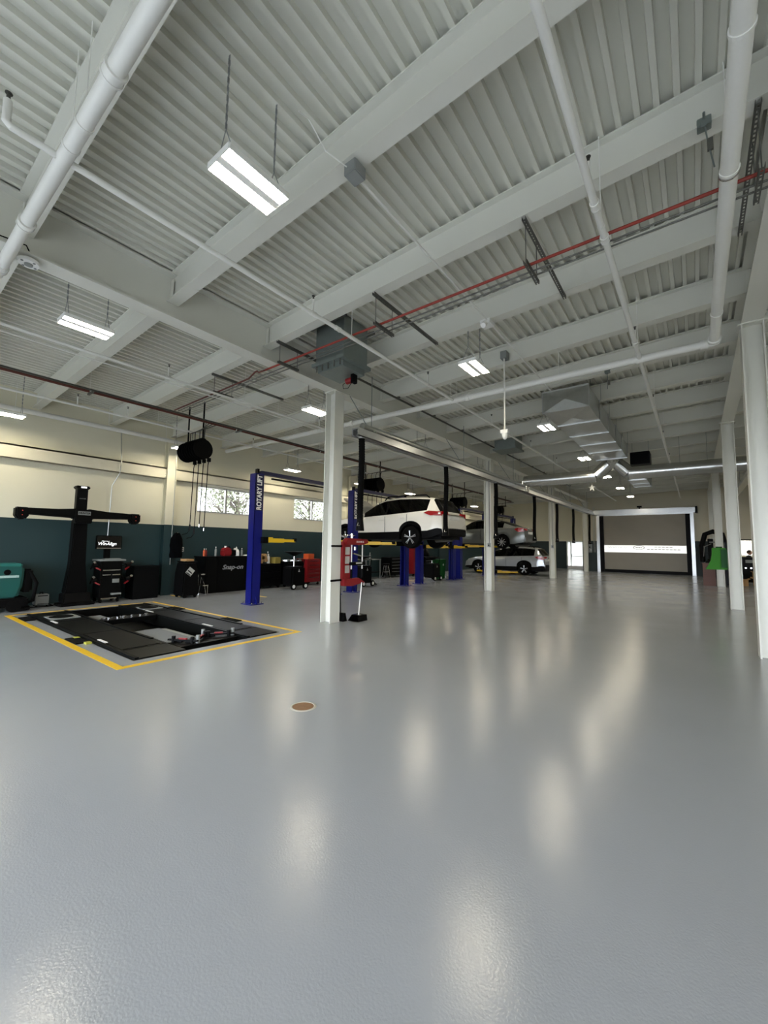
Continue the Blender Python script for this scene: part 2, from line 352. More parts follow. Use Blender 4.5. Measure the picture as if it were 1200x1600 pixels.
# ------------------------------------------------------------------ roll-up door in the far wall
d1 = bpy.data.objects.new('door_1', None); COL.objects.link(d1); d1.location = ((DX0+DX1)/2, YB, 0); struct(d1, 'taupe fabric high-speed roll-up door with a pale band')
MCUR = mat('taupe_door_fabric', '#8a8272', .42, var=.06, scale=2, bump=.5, bscale=1.6)
def curtain(z0, z1, m, name, nx=44, nz=14):
    mb = MB(); vs = []
    for j in range(nz+1):
        for i in range(nx+1):
            u, v = i/nx, z0+(z1-z0)*j/nz; x = DX0+.28+(DX1-DX0-.56)*u
            r = math.sin(x*7+v*5.5)*math.sin(x*2.3-v*3.1)*.012*min(1, max(.25, u*1.3))
            vs.append((x, YB+.05+r, v))
    fs = [(j*(nx+1)+i, j*(nx+1)+i+1, (j+1)*(nx+1)+i+1, (j+1)*(nx+1)+i) for j in range(nz) for i in range(nx)]
    return mb.add(vs, fs).build(name, m, d1, smooth=True)
curtain(.2, 1.33, MCUR, 'lower_curtain'); curtain(1.33, 1.80, translucent_mat('pale_door_band', '#e9e4d6', .22), 'window_band', 44, 4); curtain(1.80, 3.80, MCUR, 'upper_curtain', 44, 20)
MB().box(DX0+.2, DX1-.2, YB-.02, YB+.12, .0, .2).build('bottom_bar', M_BLACK, d1, bevel=.02)
for xa, s in ((DX0, 1), (DX1, -1)):
    MB().box(min(xa-s*.1, xa+s*.08), max(xa-s*.1, xa+s*.08), YB-.14, YB+.02, 0, 3.84).build('side_guide', M_ALU, d1)
    MB().box(min(xa+s*.08, xa+s*.32), max(xa+s*.08, xa+s*.32), YB-.06, YB+.03, 0, 3.80).build('guide_brush', M_BLACK, d1)
MB().box(DX0-.22, DX1+.22, YB-.42, YB, 3.84, 4.16).build('drum_hood', M_ALU, d1, bevel=.03)
MB().box(DX0-.1, DX1+.1, YB-.2, YB, 3.78, 3.84).build('header_strip', M_ALU, d1)
MB().box(DX1+.18, DX1+.3, YB-.4, YB-.02, 3.8, 4.2).build('drum_motor', M_BLACKM, d1)
MB().box(-2.93, -2.66, YB-.5, YB-.42, 4.24, 4.34).box(-2.84, -2.78, YB-.46, YB-.3, 4.16, 4.3).build('motion_sensor', M_BLACK, d1)
MINK = mat('printed_ink', '#6c685e', .7)
Mx = lambda x, z: frame((x-d1.location.x, .018, z), (1, 0, 0), (0, 0, 1))
for k in range(4):      # handwritten-looking script, too faint to read
    x = -4.75+.3*k; MB().tube([(x+.05*q+.02*math.sin(q*2.3), YB+.02, 1.66+.06*math.sin(q*2.6+k)) for q in range(6)], .009, 5).build('door_script', MINK, d1)
MB().add([(-2.95+.32*math.cos(a)*k, YB+.022, 1.66+.14*math.sin(a)*k) for k in (1, .86) for a in [2*math.pi*i/32 for i in range(32)]], [(i, (i+1) % 32, 32+(i+1) % 32, 32+i) for i in range(32)]).build('door_logo_ring', MINK, d1)
for k in range(4): MB().box(-3.12+.09*k, -3.06+.09*k, YB+.018, YB+.022, 1.63, 1.69).build('door_logo_mark', MINK, d1)
for z, n_ in ((1.7, 5), (1.55, 9)):
    for k in range(n_): x = -1.6+(k-n_/2)*.2; MB().box(x, x+.15, YB+.018, YB+.022, z-.018, z+.018).build('door_fine_print', MINK, d1)
t = thing('control_box', 'grey control box with conduits on the teal wall by the roll-up door', 'control box', (-5.85, YB, 1.3))
MB().box(-6.02, -5.68, YB-.14, YB, 1.28, 1.86).build('enclosure', M_GREY, t, bevel=.01)
for x in (-5.95, -5.83): MB().box(x-.035, x+.035, YB-.16, YB-.14, 1.6, 1.7).build('button_panel', M_BLACK, t)
for z in (1.4, 1.5): MB().cyl((-5.76, YB-.14, z), (-5.76, YB-.165, z), .03, n=10).build('push_button', M_WHITE, t)
MB().box(-6.1, -5.95, YB-.1, YB, 1.95, 2.2).build('small_box', M_GREY, t)
for x in (-5.6, -5.55, -5.5): MB().cyl((x, YB-.03, 1.3), (x, YB-.03, 4.4), .012, n=8).build('conduit', M_GALV, t)
# ------------------------------------------------------------------ outside: ground and trees beyond the side windows
struct(MB().box(-60, 40, -40, 70, -.6, -.31).build('ground_outside', mat('outside_ground', '#6a6a68', .9, var=.2, scale=.3)), 'pale ground outside the building')
struct(MB().prism([(-26, -.35), (-60, -.35), (-60, 22), (-34, 9)], -30, 70, 'Y').build('hillside_outside', mat('hillside', '#8c8c84', .9, var=.35, scale=.8)), 'pale hillside beyond the trees')
M_BARK = mat('pale_bark', '#4a443b', .9, var=.2); M_LEAF = mat('pale_leaf', '#6f735c', .8, var=.3, scale=1.2)
def tree(x, y, h, label):
    t = thing('tree', label, 'tree', (x, y, -.31), group='trees outside the side windows')
    br = MB(); lf = MB(); br.tube([(x, y, -.31), (x+.1, y+.1, h*.4), (x-.1, y, h*.9)], [.16, .1, .02], 6)
    for k in range(60):
        z0 = random.uniform(.18, .85)*h; a = random.uniform(0, 6.28); L = random.uniform(1.0, 2.4)*(1.1-z0/h*.6)
        p0 = Vector((x, y, z0)); p1 = p0+Vector((math.cos(a)*L*.5, math.sin(a)*L*.5, L*.45)); p2 = p0+Vector((math.cos(a)*L, math.sin(a)*L, L*random.uniform(.3, 1)))
        br.tube([p0, p1, p2], [.035, .022, .008], 4)
        for q in range(26):
            c = p0.lerp(p2, random.uniform(.3, 1.1))+Vector([random.uniform(-.45, .45) for _ in range(3)])
            u = Vector([random.uniform(-1, 1) for _ in range(3)]).normalized()*.07; v_ = u.orthogonal().normalized()*.045
            lf.add([c-u, c+v_, c+u, c-v_], [(0, 1, 2, 3)])
    br.build('trunk', M_BARK, t); fo = lf.build('foliage', M_LEAF, t); fo['kind'] = 'stuff'
TP = [(-17.5, 7.0, 6.5), (-18.0, 11.6, 7), (-17.8, 16.2, 6.5), (-18.2, 20.8, 7), (-18, 25.4, 7), (-23, 9.4, 9), (-23.4, 14.2, 9.5), (-23, 19, 9), (-23.4, 24, 9.5), (-23, 29, 9)]
for i, (x, y, h) in enumerate(TP): tree(x, y, h, 'pale leafy tree seen through the side windows, %s from the camera' % ORD[i])
# ------------------------------------------------------------------ hanging lights
def light_proto():
    t = thing('hanging_light', 'x', 'ceiling light')
    L, Wd = .285, .15
    MB().box(-Wd, Wd, -L, L, .03, .055).box(-.035, .035, -L, L, .005, .03).box(-Wd-.008, -Wd, -L, L, .0, .05).box(Wd, Wd+.008, -L, L, 0, .05).box(-Wd, Wd, -L-.008, -L, 0, .055).box(-Wd, Wd, L, L+.008, 0, .055).build('housing', M_WHITE, t, local=True)
    for s in (-1, 1): MB().box(s*.09-.052, s*.09+.052, -L+.01, L-.01, .004, .03).build('diffuser', M_LED, t, local=True)
    for s in (-1, 1):
        c = MB(); y = s*(L-.05); H = .95
        c.bar((0, y, .3), (-Wd*.7, y, .07), .006).bar((0, y, .3), (Wd*.7, y, .07), .006)
        n = 16
        for k in range(n):
            z = .3+(H-.3)*k/n; d = (H-.3)/n
            if k % 2: c.box(-.009, .009, y-.002, y+.002, z, z+d*1.25)
            else: c.box(-.002, .002, y-.009, y+.009, z, z+d*1.25)
        c.build('chain', M_GREY, t, local=True)
    return t
LP = light_proto(); first = True
rows = [(-2.87, 4.56, [1.85, 6.25, 10.5, 14.9, 19.2, 23.2, 27.2], 'over the open aisle'), (-6.58, 4.48, [1.82, 6.12, 10.5, 14.85, 19.0, 22.9, 26.9], 'just left of the column row'),
        (-11.75, 4.26, [1.95, 5.8, 9.85, 13.75, 17.7, 21.6, 25.5, 30.0], 'along the side wall'), (4.2, 4.78, [1.9, 6.3, 10.7, 15.1, 19.4, 23.5, 27.6], 'in the right-hand bay')]
for x, z, ys, where in rows:
    for i, y in enumerate(ys):
        lab = 'twin-strip hanging light %s, %s from the camera' % (where, ORD[i])
        if first: o = LP; first = False; o.location = (x, y, z); o['label'] = lab; o['group'] = 'hanging lights'
        else: o = dup(LP, (x, y, z), 0, lab, 'hanging lights')
t = thing('office_light', 'flat panel light in the office beyond the far wall', 'ceiling light', (3.2, 32.8, 2.75))
MB().box(2.6, 3.8, 32.4, 33.2, 2.74, 2.8).build('frame', M_WHITE, t); MB().box(2.65, 3.75, 32.45, 33.15, 2.73, 2.742).build('diffuser', mat('office_diffuser', '#fff4dc', .4, var=0, emit=14), t)
# power cord and junction box by the near light
t = thing('junction_box', 'small grey junction box on the beam beside the nearest aisle light', 'junction box', (-2.42, 2.66, 5.06))
MB().box(-2.49, -2.35, 2.58, 2.74, 4.99, 5.11).build('box', M_GREY, t, bevel=.008)
MB().cyl((-2.42, 2.74, 5.03), (-2.42, 9.25, 5.03), .013, n=8).build('conduit', M_PIPEW, t, smooth=True)
MB().tube([(-2.6, 2.12, 5.3), (-2.62, 2.25, 5.36), (-2.6, 2.45, 5.2), (-2.45, 2.58, 5.06)], .006, 6).build('cord', M_PIPEW, t)
# ------------------------------------------------------------------ sprinkler and service pipes
def pipe(name, label, a, b, r, m, heads=(), couplings=(), hangers=(), cat='pipe', smooth=True):
    a = Vector(a); b = Vector(b); d = (b-a).normalized(); t = thing(name, label, cat, a)
    MB().cyl(a, b, r, n=16).build('run', m, t, smooth=smooth)
    for s in couplings:
        p = a+d*s; MB().cyl(p-d*.035, p+d*.035, r*1.18, n=16).cyl(p-d*.045, p-d*.03, r*1.3, n=16).cyl(p+d*.03, p+d*.045, r*1.3, n=16).build('coupling', m, t, smooth=True)
    for s in heads:
        p = a+d*s; h = MB().cyl(p, p+Vector((0, 0, .2)), .015, n=8).build('riser_nipple', m, t)
        MB().cyl(p+Vector((0, 0, .2)), p+Vector((0, 0, .23)), .012, n=8).cyl(p+Vector((0, 0, .245)), p+Vector((0, 0, .25)), .022, n=10).bar(p+Vector((.012, 0, .22)), p+Vector((.012, 0, .25)), .004).bar(p+Vector((-.012, 0, .22)), p+Vector((-.012, 0, .25)), .004).build('sprinkler_head', M_DARKP, h)
    for s in hangers:
        p = a+d*s; mb = MB(); zt = roofz(p.x)
        mb.cyl(p+Vector((0, 0, r)), (p.x, p.y, zt), .005, n=6); mb.build('hanger_rod', M_PIPEW, t)
        q = MB(); q.cyl(p-d*.012, p+d*.012, r*1.12, n=16); q.build('hanger_ring', M_PIPEW, t)
    return t
ZP = 4.65
pipe('sprinkler_main', 'thick white sprinkler main crossing the ceiling at top left', (-1.2, .86, ZP), (-6.35, .86, ZP), .056, M_PIPEW, couplings=(1.75, 3.9, 5.0), hangers=(2.3, 2.6, 4.9))
pipe('sprinkler_main', 'thick white sprinkler main hanging along the right column row', (.34, -2, ZP), (.34, 7.6, ZP), .062, M_PIPEW, couplings=(9.55,), hangers=(5.0, 6.15, 8.7))
pipe('sprinkler_main', 'thick white sprinkler main crossing the hall beyond the near column', (.34, 7.66, ZP), (-12.5, 7.62, ZP), .058, M_PIPEW, couplings=(.12, .95, 4.0, 7.2, 10), hangers=(2.2, 4.4, 8.4))
pipe('sprinkler_branch', 'thin white sprinkler branch running from top left over the aisle', (-3.98, .58, ZP), (-3.98, 30, ZP), .028, M_PIPEW, heads=(3.02, 6.0, 9.1, 12.2, 15.2), couplings=(3.02, 3.5, 6.0, 9.1), hangers=(3.8, 7.2, 10.5, 14))
t = thing('sprinkler_drop', 'white sprinkler elbow with an upright head at top left', 'sprinkler', (-3.98, .52, ZP))
MB().tube([(-3.98, .6, ZP), (-3.98, .54, ZP), (-3.99, .51, ZP+.03), (-3.99, .51, ZP+.2)], .028, 10).build('elbow', M_PIPEW, t, smooth=True)
MB().cyl((-3.99, .51, ZP+.2), (-3.99, .51, ZP+.25), .013, n=8).cyl((-3.99, .51, ZP+.255), (-3.99, .51, ZP+.26), .024, n=10).build('sprinkler_head', M_DARKP, t)
pipe('sprinkler_branch', 'white sprinkler branch running beside the thick main on the right', (-.605, -2, ZP), (-.605, 30, ZP), .032, M_PIPEW, heads=(5.62, 9.0, 12.4, 15.8, 19.2), couplings=(5.9, 6.4, 9.0, 9.7, 12.4, 15.8), hangers=(6.2, 9.4, 12.8, 16.2))
pipe('sprinkler_branch', 'white sprinkler branch left of the near girder', (-7.6, -3, ZP-.08), (-7.6, 30, ZP-.08), .024, M_PIPEW, heads=(6.4, 10.2, 13.8, 17.2), couplings=(6.4, 10.2, 13.8), hangers=(8, 12, 16))
pipe('ceiling_conduit', 'thin white conduit running beside the left sprinkler branch', (-7.9, -3, ZP-.1), (-7.5, 20, ZP-.1), .011, M_PIPEW, hangers=(9,))
pipe('sprinkler_branch', 'white sprinkler branch nearest the side wall', (-10.7, -3, ZP-.12), (-10.7, 30, ZP-.12), .024, M_PIPEW, heads=(5.9, 6.9, 10.4, 14), couplings=(6.9, 10.4), hangers=(7.6, 12))
pipe('wall_pipe', 'fat white pipe along the top of the side wall', (-12.45, -3, 4.6), (-12.45, 6.4, 4.6), .06, M_PIPEW, hangers=(5.2, 7.1, 8.6))
t = pipe('service_pipe', 'dark service pipe pair running over the lift bays', (-9.45, -3, 4.52), (-9.45, 26, 4.52), .03, M_DARKR, hangers=(5.75, 9, 12, 15, 18, 21, 24))
MB().cyl((-9.36, -3, 4.53), (-9.36, 26, 4.53), .02, n=10).build('second_run', M_DARKP, t, smooth=True)
for y in (2.75, 6.05, 9.35, 12.7, 16, 19.3): MB().box(-9.53, -9.28, y-.02, y+.02, 4.46, 4.49).build('strut_bracket', M_STRUT, t)
t = pipe('girder_pipe', 'dark pipe running beside the left girder beneath the beams', (-5.42, 5.6, 4.985), (-5.42, 24, 4.985), .024, M_DARKP)
for y in BEAM_Y[6:18]: MB().box(-5.46, -5.38, y-.02, y+.02, 5.0, 5.04).build('beam_clip', M_STRUT, t)
# red pipe with two grey conduits on strut trapezes
t = thing('air_pipe_rack', 'red air pipe with two grey conduits crossing the ceiling on strut hangers', 'pipe', (-2, 4.43, 4.7))
MB().cyl((.75, 4.41, 4.7), (-6.1, 4.41, 4.7), .017, n=10).build('red_pipe', M_RED, t, smooth=True)
MB().tube([(-6.1, 4.41, 4.7), (-6.3, 4.41, 4.7), (-6.34, 4.41, 4.74), (-6.4, 4.41, 4.74), (-6.6, 4.41, 4.66), (-9.45, 4.41, 4.6)], .015, 8).build('dark_pipe', M_DARKR, t, smooth=True)
for k, y in enumerate((4.52, 4.61)):
    MB().cyl((.75, y, 4.69), (-6.1, y, 4.69), .0095, n=8).build('conduit', M_STRUT, t, smooth=True)
    MB().tube([(-6.1, y, 4.69), (-6.2, y-.05, 4.66), (-9.4, y-.05, 4.59)], .0095, 8).build('conduit', M_STRUT, t, smooth=True)
def strut(mb, a, b, w_=.041):
    """slotted strut channel along Y"""
    (x, ya, z), (x2, yb, z2) = a, b
    mb.box(x-.0205, x-.0175, ya, yb, z, z+.041).box(x+.0175, x+.0205, ya, yb, z, z+.041)
    n = int((yb-ya)/.05); mb.box(x-.0205, x-.008, ya, yb, z, z+.003).box(x+.008, x+.0205, ya, yb, z, z+.003)
    for k in range(n): y = ya+k*.05; mb.box(x-.008, x+.008, y, y+.02, z, z+.003)
for x in (.55, -1.36, -3.46, -5.56, -7.6):
    zb_ = 4.64 if x > -6 else 4.57; zt_ = roofz(x)-.4-.043
    m = MB(); strut(m, (x, 4.27, zb_), (x, 4.72, zb_)); m.build('trapeze_strut', M_STRUT, t)
    for y in (4.30, 4.69): MB().cyl((x, y, zb_), (x, y, zt_+.02), .005, n=6).build('hanger_rod', M_STRUT, t)
    m = MB(); strut(m, (x, 4.24, zt_), (x, 6.02, zt_)); m.build('top_strut', M_STRUT, t)
# beam clamps with cable loops on the right main
for x, y, lab in ((.2, 4.31, 'steel beam clamp with cable loop by the thick right main'), (-1.3, 9.29, 'steel beam clamp and cable over the square duct')):
    t = thing('seismic_clamp', lab, 'clamp', (x, y, roofz(x)-.4)); z = roofz(x)-.4
    MB().box(x-.05, x+.05, y-.11, y-.03, z-.03, z+.05).box(x-.02, x+.02, y-.14, y-.08, z-.06, z+.0).cyl((x, y-.12, z-.05), (x, y-.12, z+.08), .012, n=8).build('clamp_body', M_GALVD, t, bevel=.006)
    MB().tube([(x, y-.12, z-.03), (x+.02, y-.13, z-.25), (x+.05, y-.13, ZP+.1)] if x > 0 else [(x, y-.12, z-.03), (x+.01, y-.13, z-.2), (x, y-.13, z-.38)], .006, 6).build('cable', M_GALVD, t)
    MB().box(x+.01, x+.05, y-.15, y-.12, z-.3, z-.2).build('turnbuckle', M_STRUT, t)
    if x > 0: MB().lathe([(.066, -.006), (.072, -.006), (.072, .006), (.066, .006)], (.34, y-.13, ZP), 'Y', 20).build('cable_loop', M_CHROME, t)
# fire horn on the girder
t = thing('alarm_horn', 'round white alarm horn on the underside of the near girder', 'alarm', (XG+.02, 1.05, 4.76))
MB().cyl((XG+.02, 1.05, 4.76), (XG+.02, 1.05, 4.72), .05, n=14).cyl((XG+.02, 1.05, 4.72), (XG+.02, 1.05, 4.69), .105, .095, n=20).build('base', M_WHITE, t, smooth=True)
MB().cyl((XG+.02, 1.05, 4.69), (XG+.02, 1.05, 4.675), .04, n=12).build('speaker_grille', M_GREY, t)
for k in range(4):
    a = k*1.57+.5; MB().cyl((XG+.02+.075*math.cos(a), 1.05+.075*math.sin(a), 4.692), (XG+.02+.075*math.cos(a), 1.05+.075*math.sin(a), 4.684), .013, n=8).build('strobe_lens', M_GREY, t)
MB().tube([(XG+.14, .7, 4.8), (XG+.14, .9, 4.82), (XG+.12, 1.0, 4.84), (XG+.06, 1.06, 4.78)], .007, 6).build('cable', M_BLACK, t)
# pendant sensor on a drop pipe
t = thing('drop_sensor', 'white dome camera on a long drop pipe over the aisle', 'camera', (-2.82, 7.5, 3.6))
sx_, sy2 = -2.82, 7.5
MB().cyl((sx_, sy2, 3.75), (sx_, sy2, 5.25), .015, n=10).build('drop_pipe', M_PIPEW, t)
MB().box(sx_-.07, sx_+.07, sy2-.05, sy2+.05, 3.72, 3.79).lathe([(.055, 3.72), (.055, 3.68), (.045, 3.64), (.025, 3.61), (0, 3.6)], (sx_, sy2, 0), n=16).build('camera_dome', M_WHITE, t, smooth=True)
MB().box(sx_-.06, sx_+.06, sy2-.05, sy2+.12, 5.2, 5.34).build('mount_box', M_GREY, t)
t = thing('small_speaker', 'little white box fixture clipped under the third beam', 'fixture', (-2.45, 5.6, 4.95))
MB().box(-2.53, -2.37, 5.72, 5.9, 4.98, 5.05).build('mount', M_WHITE, t); MB().cyl((-2.45, 5.74, 5.0), (-2.45, 5.66, 4.92), .04, n=12).build('lens', M_WHITE, t)
# ------------------------------------------------------------------ ducts, intake box, exhaust rail
def rect_duct(label, xa, xb, z0, z1, ys, first_cap=True):
    t = thing('rectangular_duct', label, 'air duct', ((xa+xb)/2, ys[0], z0))
    for a, b in zip(ys[:-1], ys[1:]):
        m = MB(); xm, ym, zm = (xa+xb)/2, (a+b)/2, (z0+z1)/2; bu = .035
        def panel(q, c): m.add(list(q)+[c], [(0, 1, 4), (1, 2, 4), (2, 3, 4), (3, 0, 4)])   # cross-broken sheet
        panel([(xa, a, z0), (xb, a, z0), (xb, b, z0), (xa, b, z0)], (xm, ym, z0-bu))
        panel([(xa, a, z1), (xb, a, z1), (xb, b, z1), (xa, b, z1)], (xm, ym, z1+bu*.3))
        panel([(xa, a, z0), (xa, a, z1), (xa, b, z1), (xa, b, z0)], (xa-bu*.6, ym, zm)); panel([(xb, a, z0), (xb, a, z1), (xb, b, z1), (xb, b, z0)], (xb+bu*.6, ym, zm))
        m.build('duct_section', M_GALV, t)
    m = MB(); a = ys[0]; m.add([(xa, a, z0), (xb, a, z0), (xb, a, z1), (xa, a, z1), ((xa+xb)/2, a-.03, (z0+z1)/2)], [(0, 1, 4), (1, 2, 4), (2, 3, 4), (3, 0, 4)]); m.build('end_cap', M_GALV, t)
    a = ys[-1]; MB().box(xa, xb, a, a+.004, z0, z1).build('end_cap', M_GALV, t)
    for y in ys:
        g = .022; MB().box(xa-g, xb+g, y-.012, y+.012, z0-g, z0).box(xa-g, xb+g, y-.012, y+.012, z1, z1+g).box(xa-g, xa, y-.012, y+.012, z0, z1).box(xb, xb+g, y-.012, y+.012, z0, z1).build('joint_flange', M_ALU, t)
        for x in (xa-.01, xb+.01): MB().cyl((x, y+.2, z1), (x, y+.2, roofz(x)), .004, n=5).build('hanger_rod', M_GALVD, t)
    return t
rect_duct('square galvanised duct with cross-broken panels over the aisle', -2.64, -1.7, 4.6, 5.06, [9.4, 10.65, 11.9, 13.1, 14.3, 15.6])
rect_duct('short square galvanised duct beyond the round duct', -2.3, -1.6, 4.62, 5.0, [21.2, 22.4, 23.6])
t = thing('fan_box', 'black fan box behind the end of the square duct', 'fan', (-1.4, 16.6, 4.5))
MB().box(-1.75, -1.15, 16.8, 17.5, 4.55, 5.0).build('housing', M_BLACK, t, bevel=.02)
for x in (-1.7, -1.2): MB().cyl((x, 17.1, 5), (x, 17.1, roofz(x)), .006, n=6).build('hanger_rod', M_GALVD, t)
t = thing('round_duct', 'round spiral duct with a forked branch crossing the hall', 'air duct', (-2.3, 16.2, 4.15))
yd, zd, rd = 16.2, 4.16, .22
MSP = mat('spiral_duct_steel', '#c2c4c2', .25, .9, var=.1, scale=20)
def spiral(a, b, r, name='duct_run'):
    a = Vector(a); b = Vector(b); d = (b-a); L = d.length; d.normalize(); m = MB().cyl(a, b, r, n=24); k = 0
    while k*.16 < L-.02: m.cyl(a+d*(k*.16), a+d*(k*.16+.012), r+.004, n=24); k += 1
    m.build(name, MSP, t, smooth=True)
spiral((-5.3, yd, zd), (-2.75, yd, zd), rd); spiral((-1.72, yd, zd), (7.2, yd, zd), rd)
spiral((-2.75, yd, zd), (-2.3, yd, zd+.43), rd, 'fork_arm'); spiral((-1.72, yd, zd), (-2.12, yd, zd+.43), rd, 'fork_arm')
MB().cyl((-2.2, yd, zd+.36), (-2.2, yd-.25, zd+.56), .2, n=20).cyl((-2.2, yd-.2, 4.7), (-2.2, 15.62, 4.8), .2, n=20).build('fork_collar', MSP, t, smooth=True)
for x in (-4.2, -3.0, -.3, .4, 3): MB().cyl((x, yd, zd+rd), (x, yd, roofz(x)), .005, n=6).build('hanger_rod', M_GALVD, t)
MB().cyl((-5.3, yd, zd), (-5.3, yd, 3.75), .16, n=20).build('drop_boot', MSP, t, smooth=True)
# intake plenum hanging by the near column
t = thing('intake_plenum', 'galvanised box plenum hanging from the deck above the near column', 'air duct', (-4.9, 5.1, 4.6))
xa, xb, ya, yb = -5.22, -4.56, 4.82, 5.44
MB().box(xa, xb, ya, yb, 4.72, roofz(xa)).build('plenum_body', M_GALVD, t)
MB().box(xa-.05, xb+.05, ya-.05, yb+.05, 4.66, 4.72).build('bottom_flange', M_GALVD, t)
MB().box(xa+.03, xb-.03, ya+.03, yb-.03, 4.56, 4.66).build('damper_pan', M_GALVD, t)
MB().box(xa-.1, xb+.1, ya-.09, ya-.04, 5.34, 5.39).box(xa-.1, xb+.1, yb+.04, yb+.09, 5.34, 5.39).build('support_angle', M_STRUT, t)
for k in range(5): MB().cyl((xa+.05+.14*k, ya-.02, 4.56), (xa+.05+.14*k, ya-.02, 4.66), .015, n=6).build('flange_clamp', M_STRUT, t)
t = thing('damper_actuator', 'red and black damper motor under the plenum', 'motor', (-4.78, 5.25, 4.4))
MB().cyl((-4.86, 5.25, 4.47), (-4.72, 5.25, 4.47), .055, n=16).build('motor_body', M_REDP, t, smooth=True)
MB().box(-4.73, -4.66, 5.19, 5.31, 4.4, 4.56).build('motor_cover', M_BLACK, t, bevel=.01)
MB().tube([(-4.86, 5.25, 4.47), (-4.93, 5.22, 4.42), (-4.9, 5.2, 4.33), (-4.8, 5.22, 4.33), (-4.74, 5.24, 4.42)], .006, 6).build('cable', M_BLACK, t)
# second intake boxes further down the column line
for i, y in enumerate((13.47, 21.75)):
    t = thing('intake_plenum', ['grey box plenum beside the second column of the left row', 'grey box plenum beside the third column of the left row'][i], 'air duct', (-5.2, y, 4.9))
    MB().box(-5.28, -4.58, y-.4, y+.3, 4.85, roofz(-5.28)).build('plenum_body', M_GALVD, t); MB().box(-5.33, -4.53, y-.45, y+.35, 4.8, 4.85).build('bottom_flange', M_GALVD, t)
XRL, ZRL = -5.3, 3.72
t = thing('exhaust_rail', 'long aluminium exhaust-extraction rail along the column row', 'rail', (XRL, 6.1, ZRL))
MB().box(XRL-.075, XRL+.075, 6.0, 29.6, ZRL+.13, ZRL+.16).box(XRL-.09, XRL-.06, 6.0, 29.6, ZRL, ZRL+.16).box(XRL+.06, XRL+.09, 6.0, 29.6, ZRL, ZRL+.16).box(XRL-.09, XRL-.03, 6, 29.6, ZRL, ZRL+.015).box(XRL+.03, XRL+.09, 6, 29.6, ZRL, ZRL+.015).build('rail_profile', M_ALU, t)
MB().cyl((XRL+.0, 6.2, ZRL+.24), (XRL, 29.4, ZRL+.24), .07, n=16).build('suction_pipe', M_GALV, t, smooth=True)
for y in (6.5, 10.8, 14.9, 19.3, 23.6, 27.9):
    MB().bar((XRL, y, ZRL+.16), (XRL-.55, y-.1, 4.8), .016).bar((XRL, y, ZRL+.2), (XRL, y, 5.1), .012).build('brace', M_GALVD, t)
    MB().box(XRL-.1, XRL+.1, y-.03, y+.03, ZRL+.16, ZRL+.19).build('brace_clamp', M_GALVD, t)
HY = [6.2, 9.72, 13.2, 17.35, 20.85, 24.2, 28.5]
hl = ['next to the near column', 'in front of the white SUV tailgate', 'beside the second column of the left row', 'between the second and third columns', 'just beyond the third column', 'in front of the glass exit door', 'beside the roll-up door']
def hose(x, y, ztop, zbot, label, r=.066):
    t = thing('exhaust_hose', label, 'hose', (x, y, zbot), group='black exhaust hoses')
    n = 64; pts = [(x+.012*math.sin(k*.09), y, ztop-(ztop-zbot-.22)*k/n) for k in range(n+1)]
    MB().tube(pts, [r if k % 2 else r*.9 for k in range(n+1)], 12).build('ribbed_hose', M_RUB, t, smooth=True)
    MB().cyl((x, y, ztop-.02), (x, y, ztop+.04), r*1.12, n=14).build('top_collar', M_GALV, t)
    MB().cyl((pts[-1][0], y, zbot+.24), (pts[-1][0], y, zbot), r*.95, r*1.35, n=14).box(pts[-1][0]-.012, pts[-1][0]+.012, y-r*1.5, y-r*1.1, zbot+.04, zbot+.16).build('nozzle', M_BLACK, t, smooth=True)
    MB().tube([(x, y-r, zbot+.16), (x+.02, y-r-.04, zbot+.1), (x+.07, y-r-.04, zbot+.1)], .008, 6).build('clamp_lever', M_CHROME, t)
for y, l in zip(HY, hl): hose(XRL, y, ZRL, 1.84, 'black ribbed exhaust hose hanging '+l)
hose(1.55, 17.0, 4.0, 1.85, 'black ribbed exhaust hose hanging in the right bay between columns')
t = thing('exhaust_rail', 'grey exhaust rail running in the right bay', 'rail', (1.55, 12, 4.0))
MB().box(1.45, 1.65, 16.6, 28, 4.04, 4.2).build('rail_profile', M_ALU, t)
for y in (17.5, 22, 27): MB().cyl((1.55, y, 4.2), (1.55, y, roofz(1.55)-.4), .01, n=6).build('hanger_rod', M_GALVD, t)
# white star shape near the far end, kind unknown, modelled on a rod
t = thing('star_shape', 'white star shape hanging below the round duct', 'unidentified', (-3.55, 20, 4.2))
st = []
for k in range(10):
    a = math.pi/2+k*math.pi/5; r = .17 if k % 2 == 0 else .07; st.append((-3.57+r*math.cos(a), 4.25+r*math.sin(a)))
MB().prism(st, 19.98, 20.02, 'Y').build('star', M_WHITE, t); MB().cyl((-3.57, 20, 4.4), (-3.57, 20, roofz(-3.57)), .006, n=6).build('hanger_rod', M_WHITE, t)
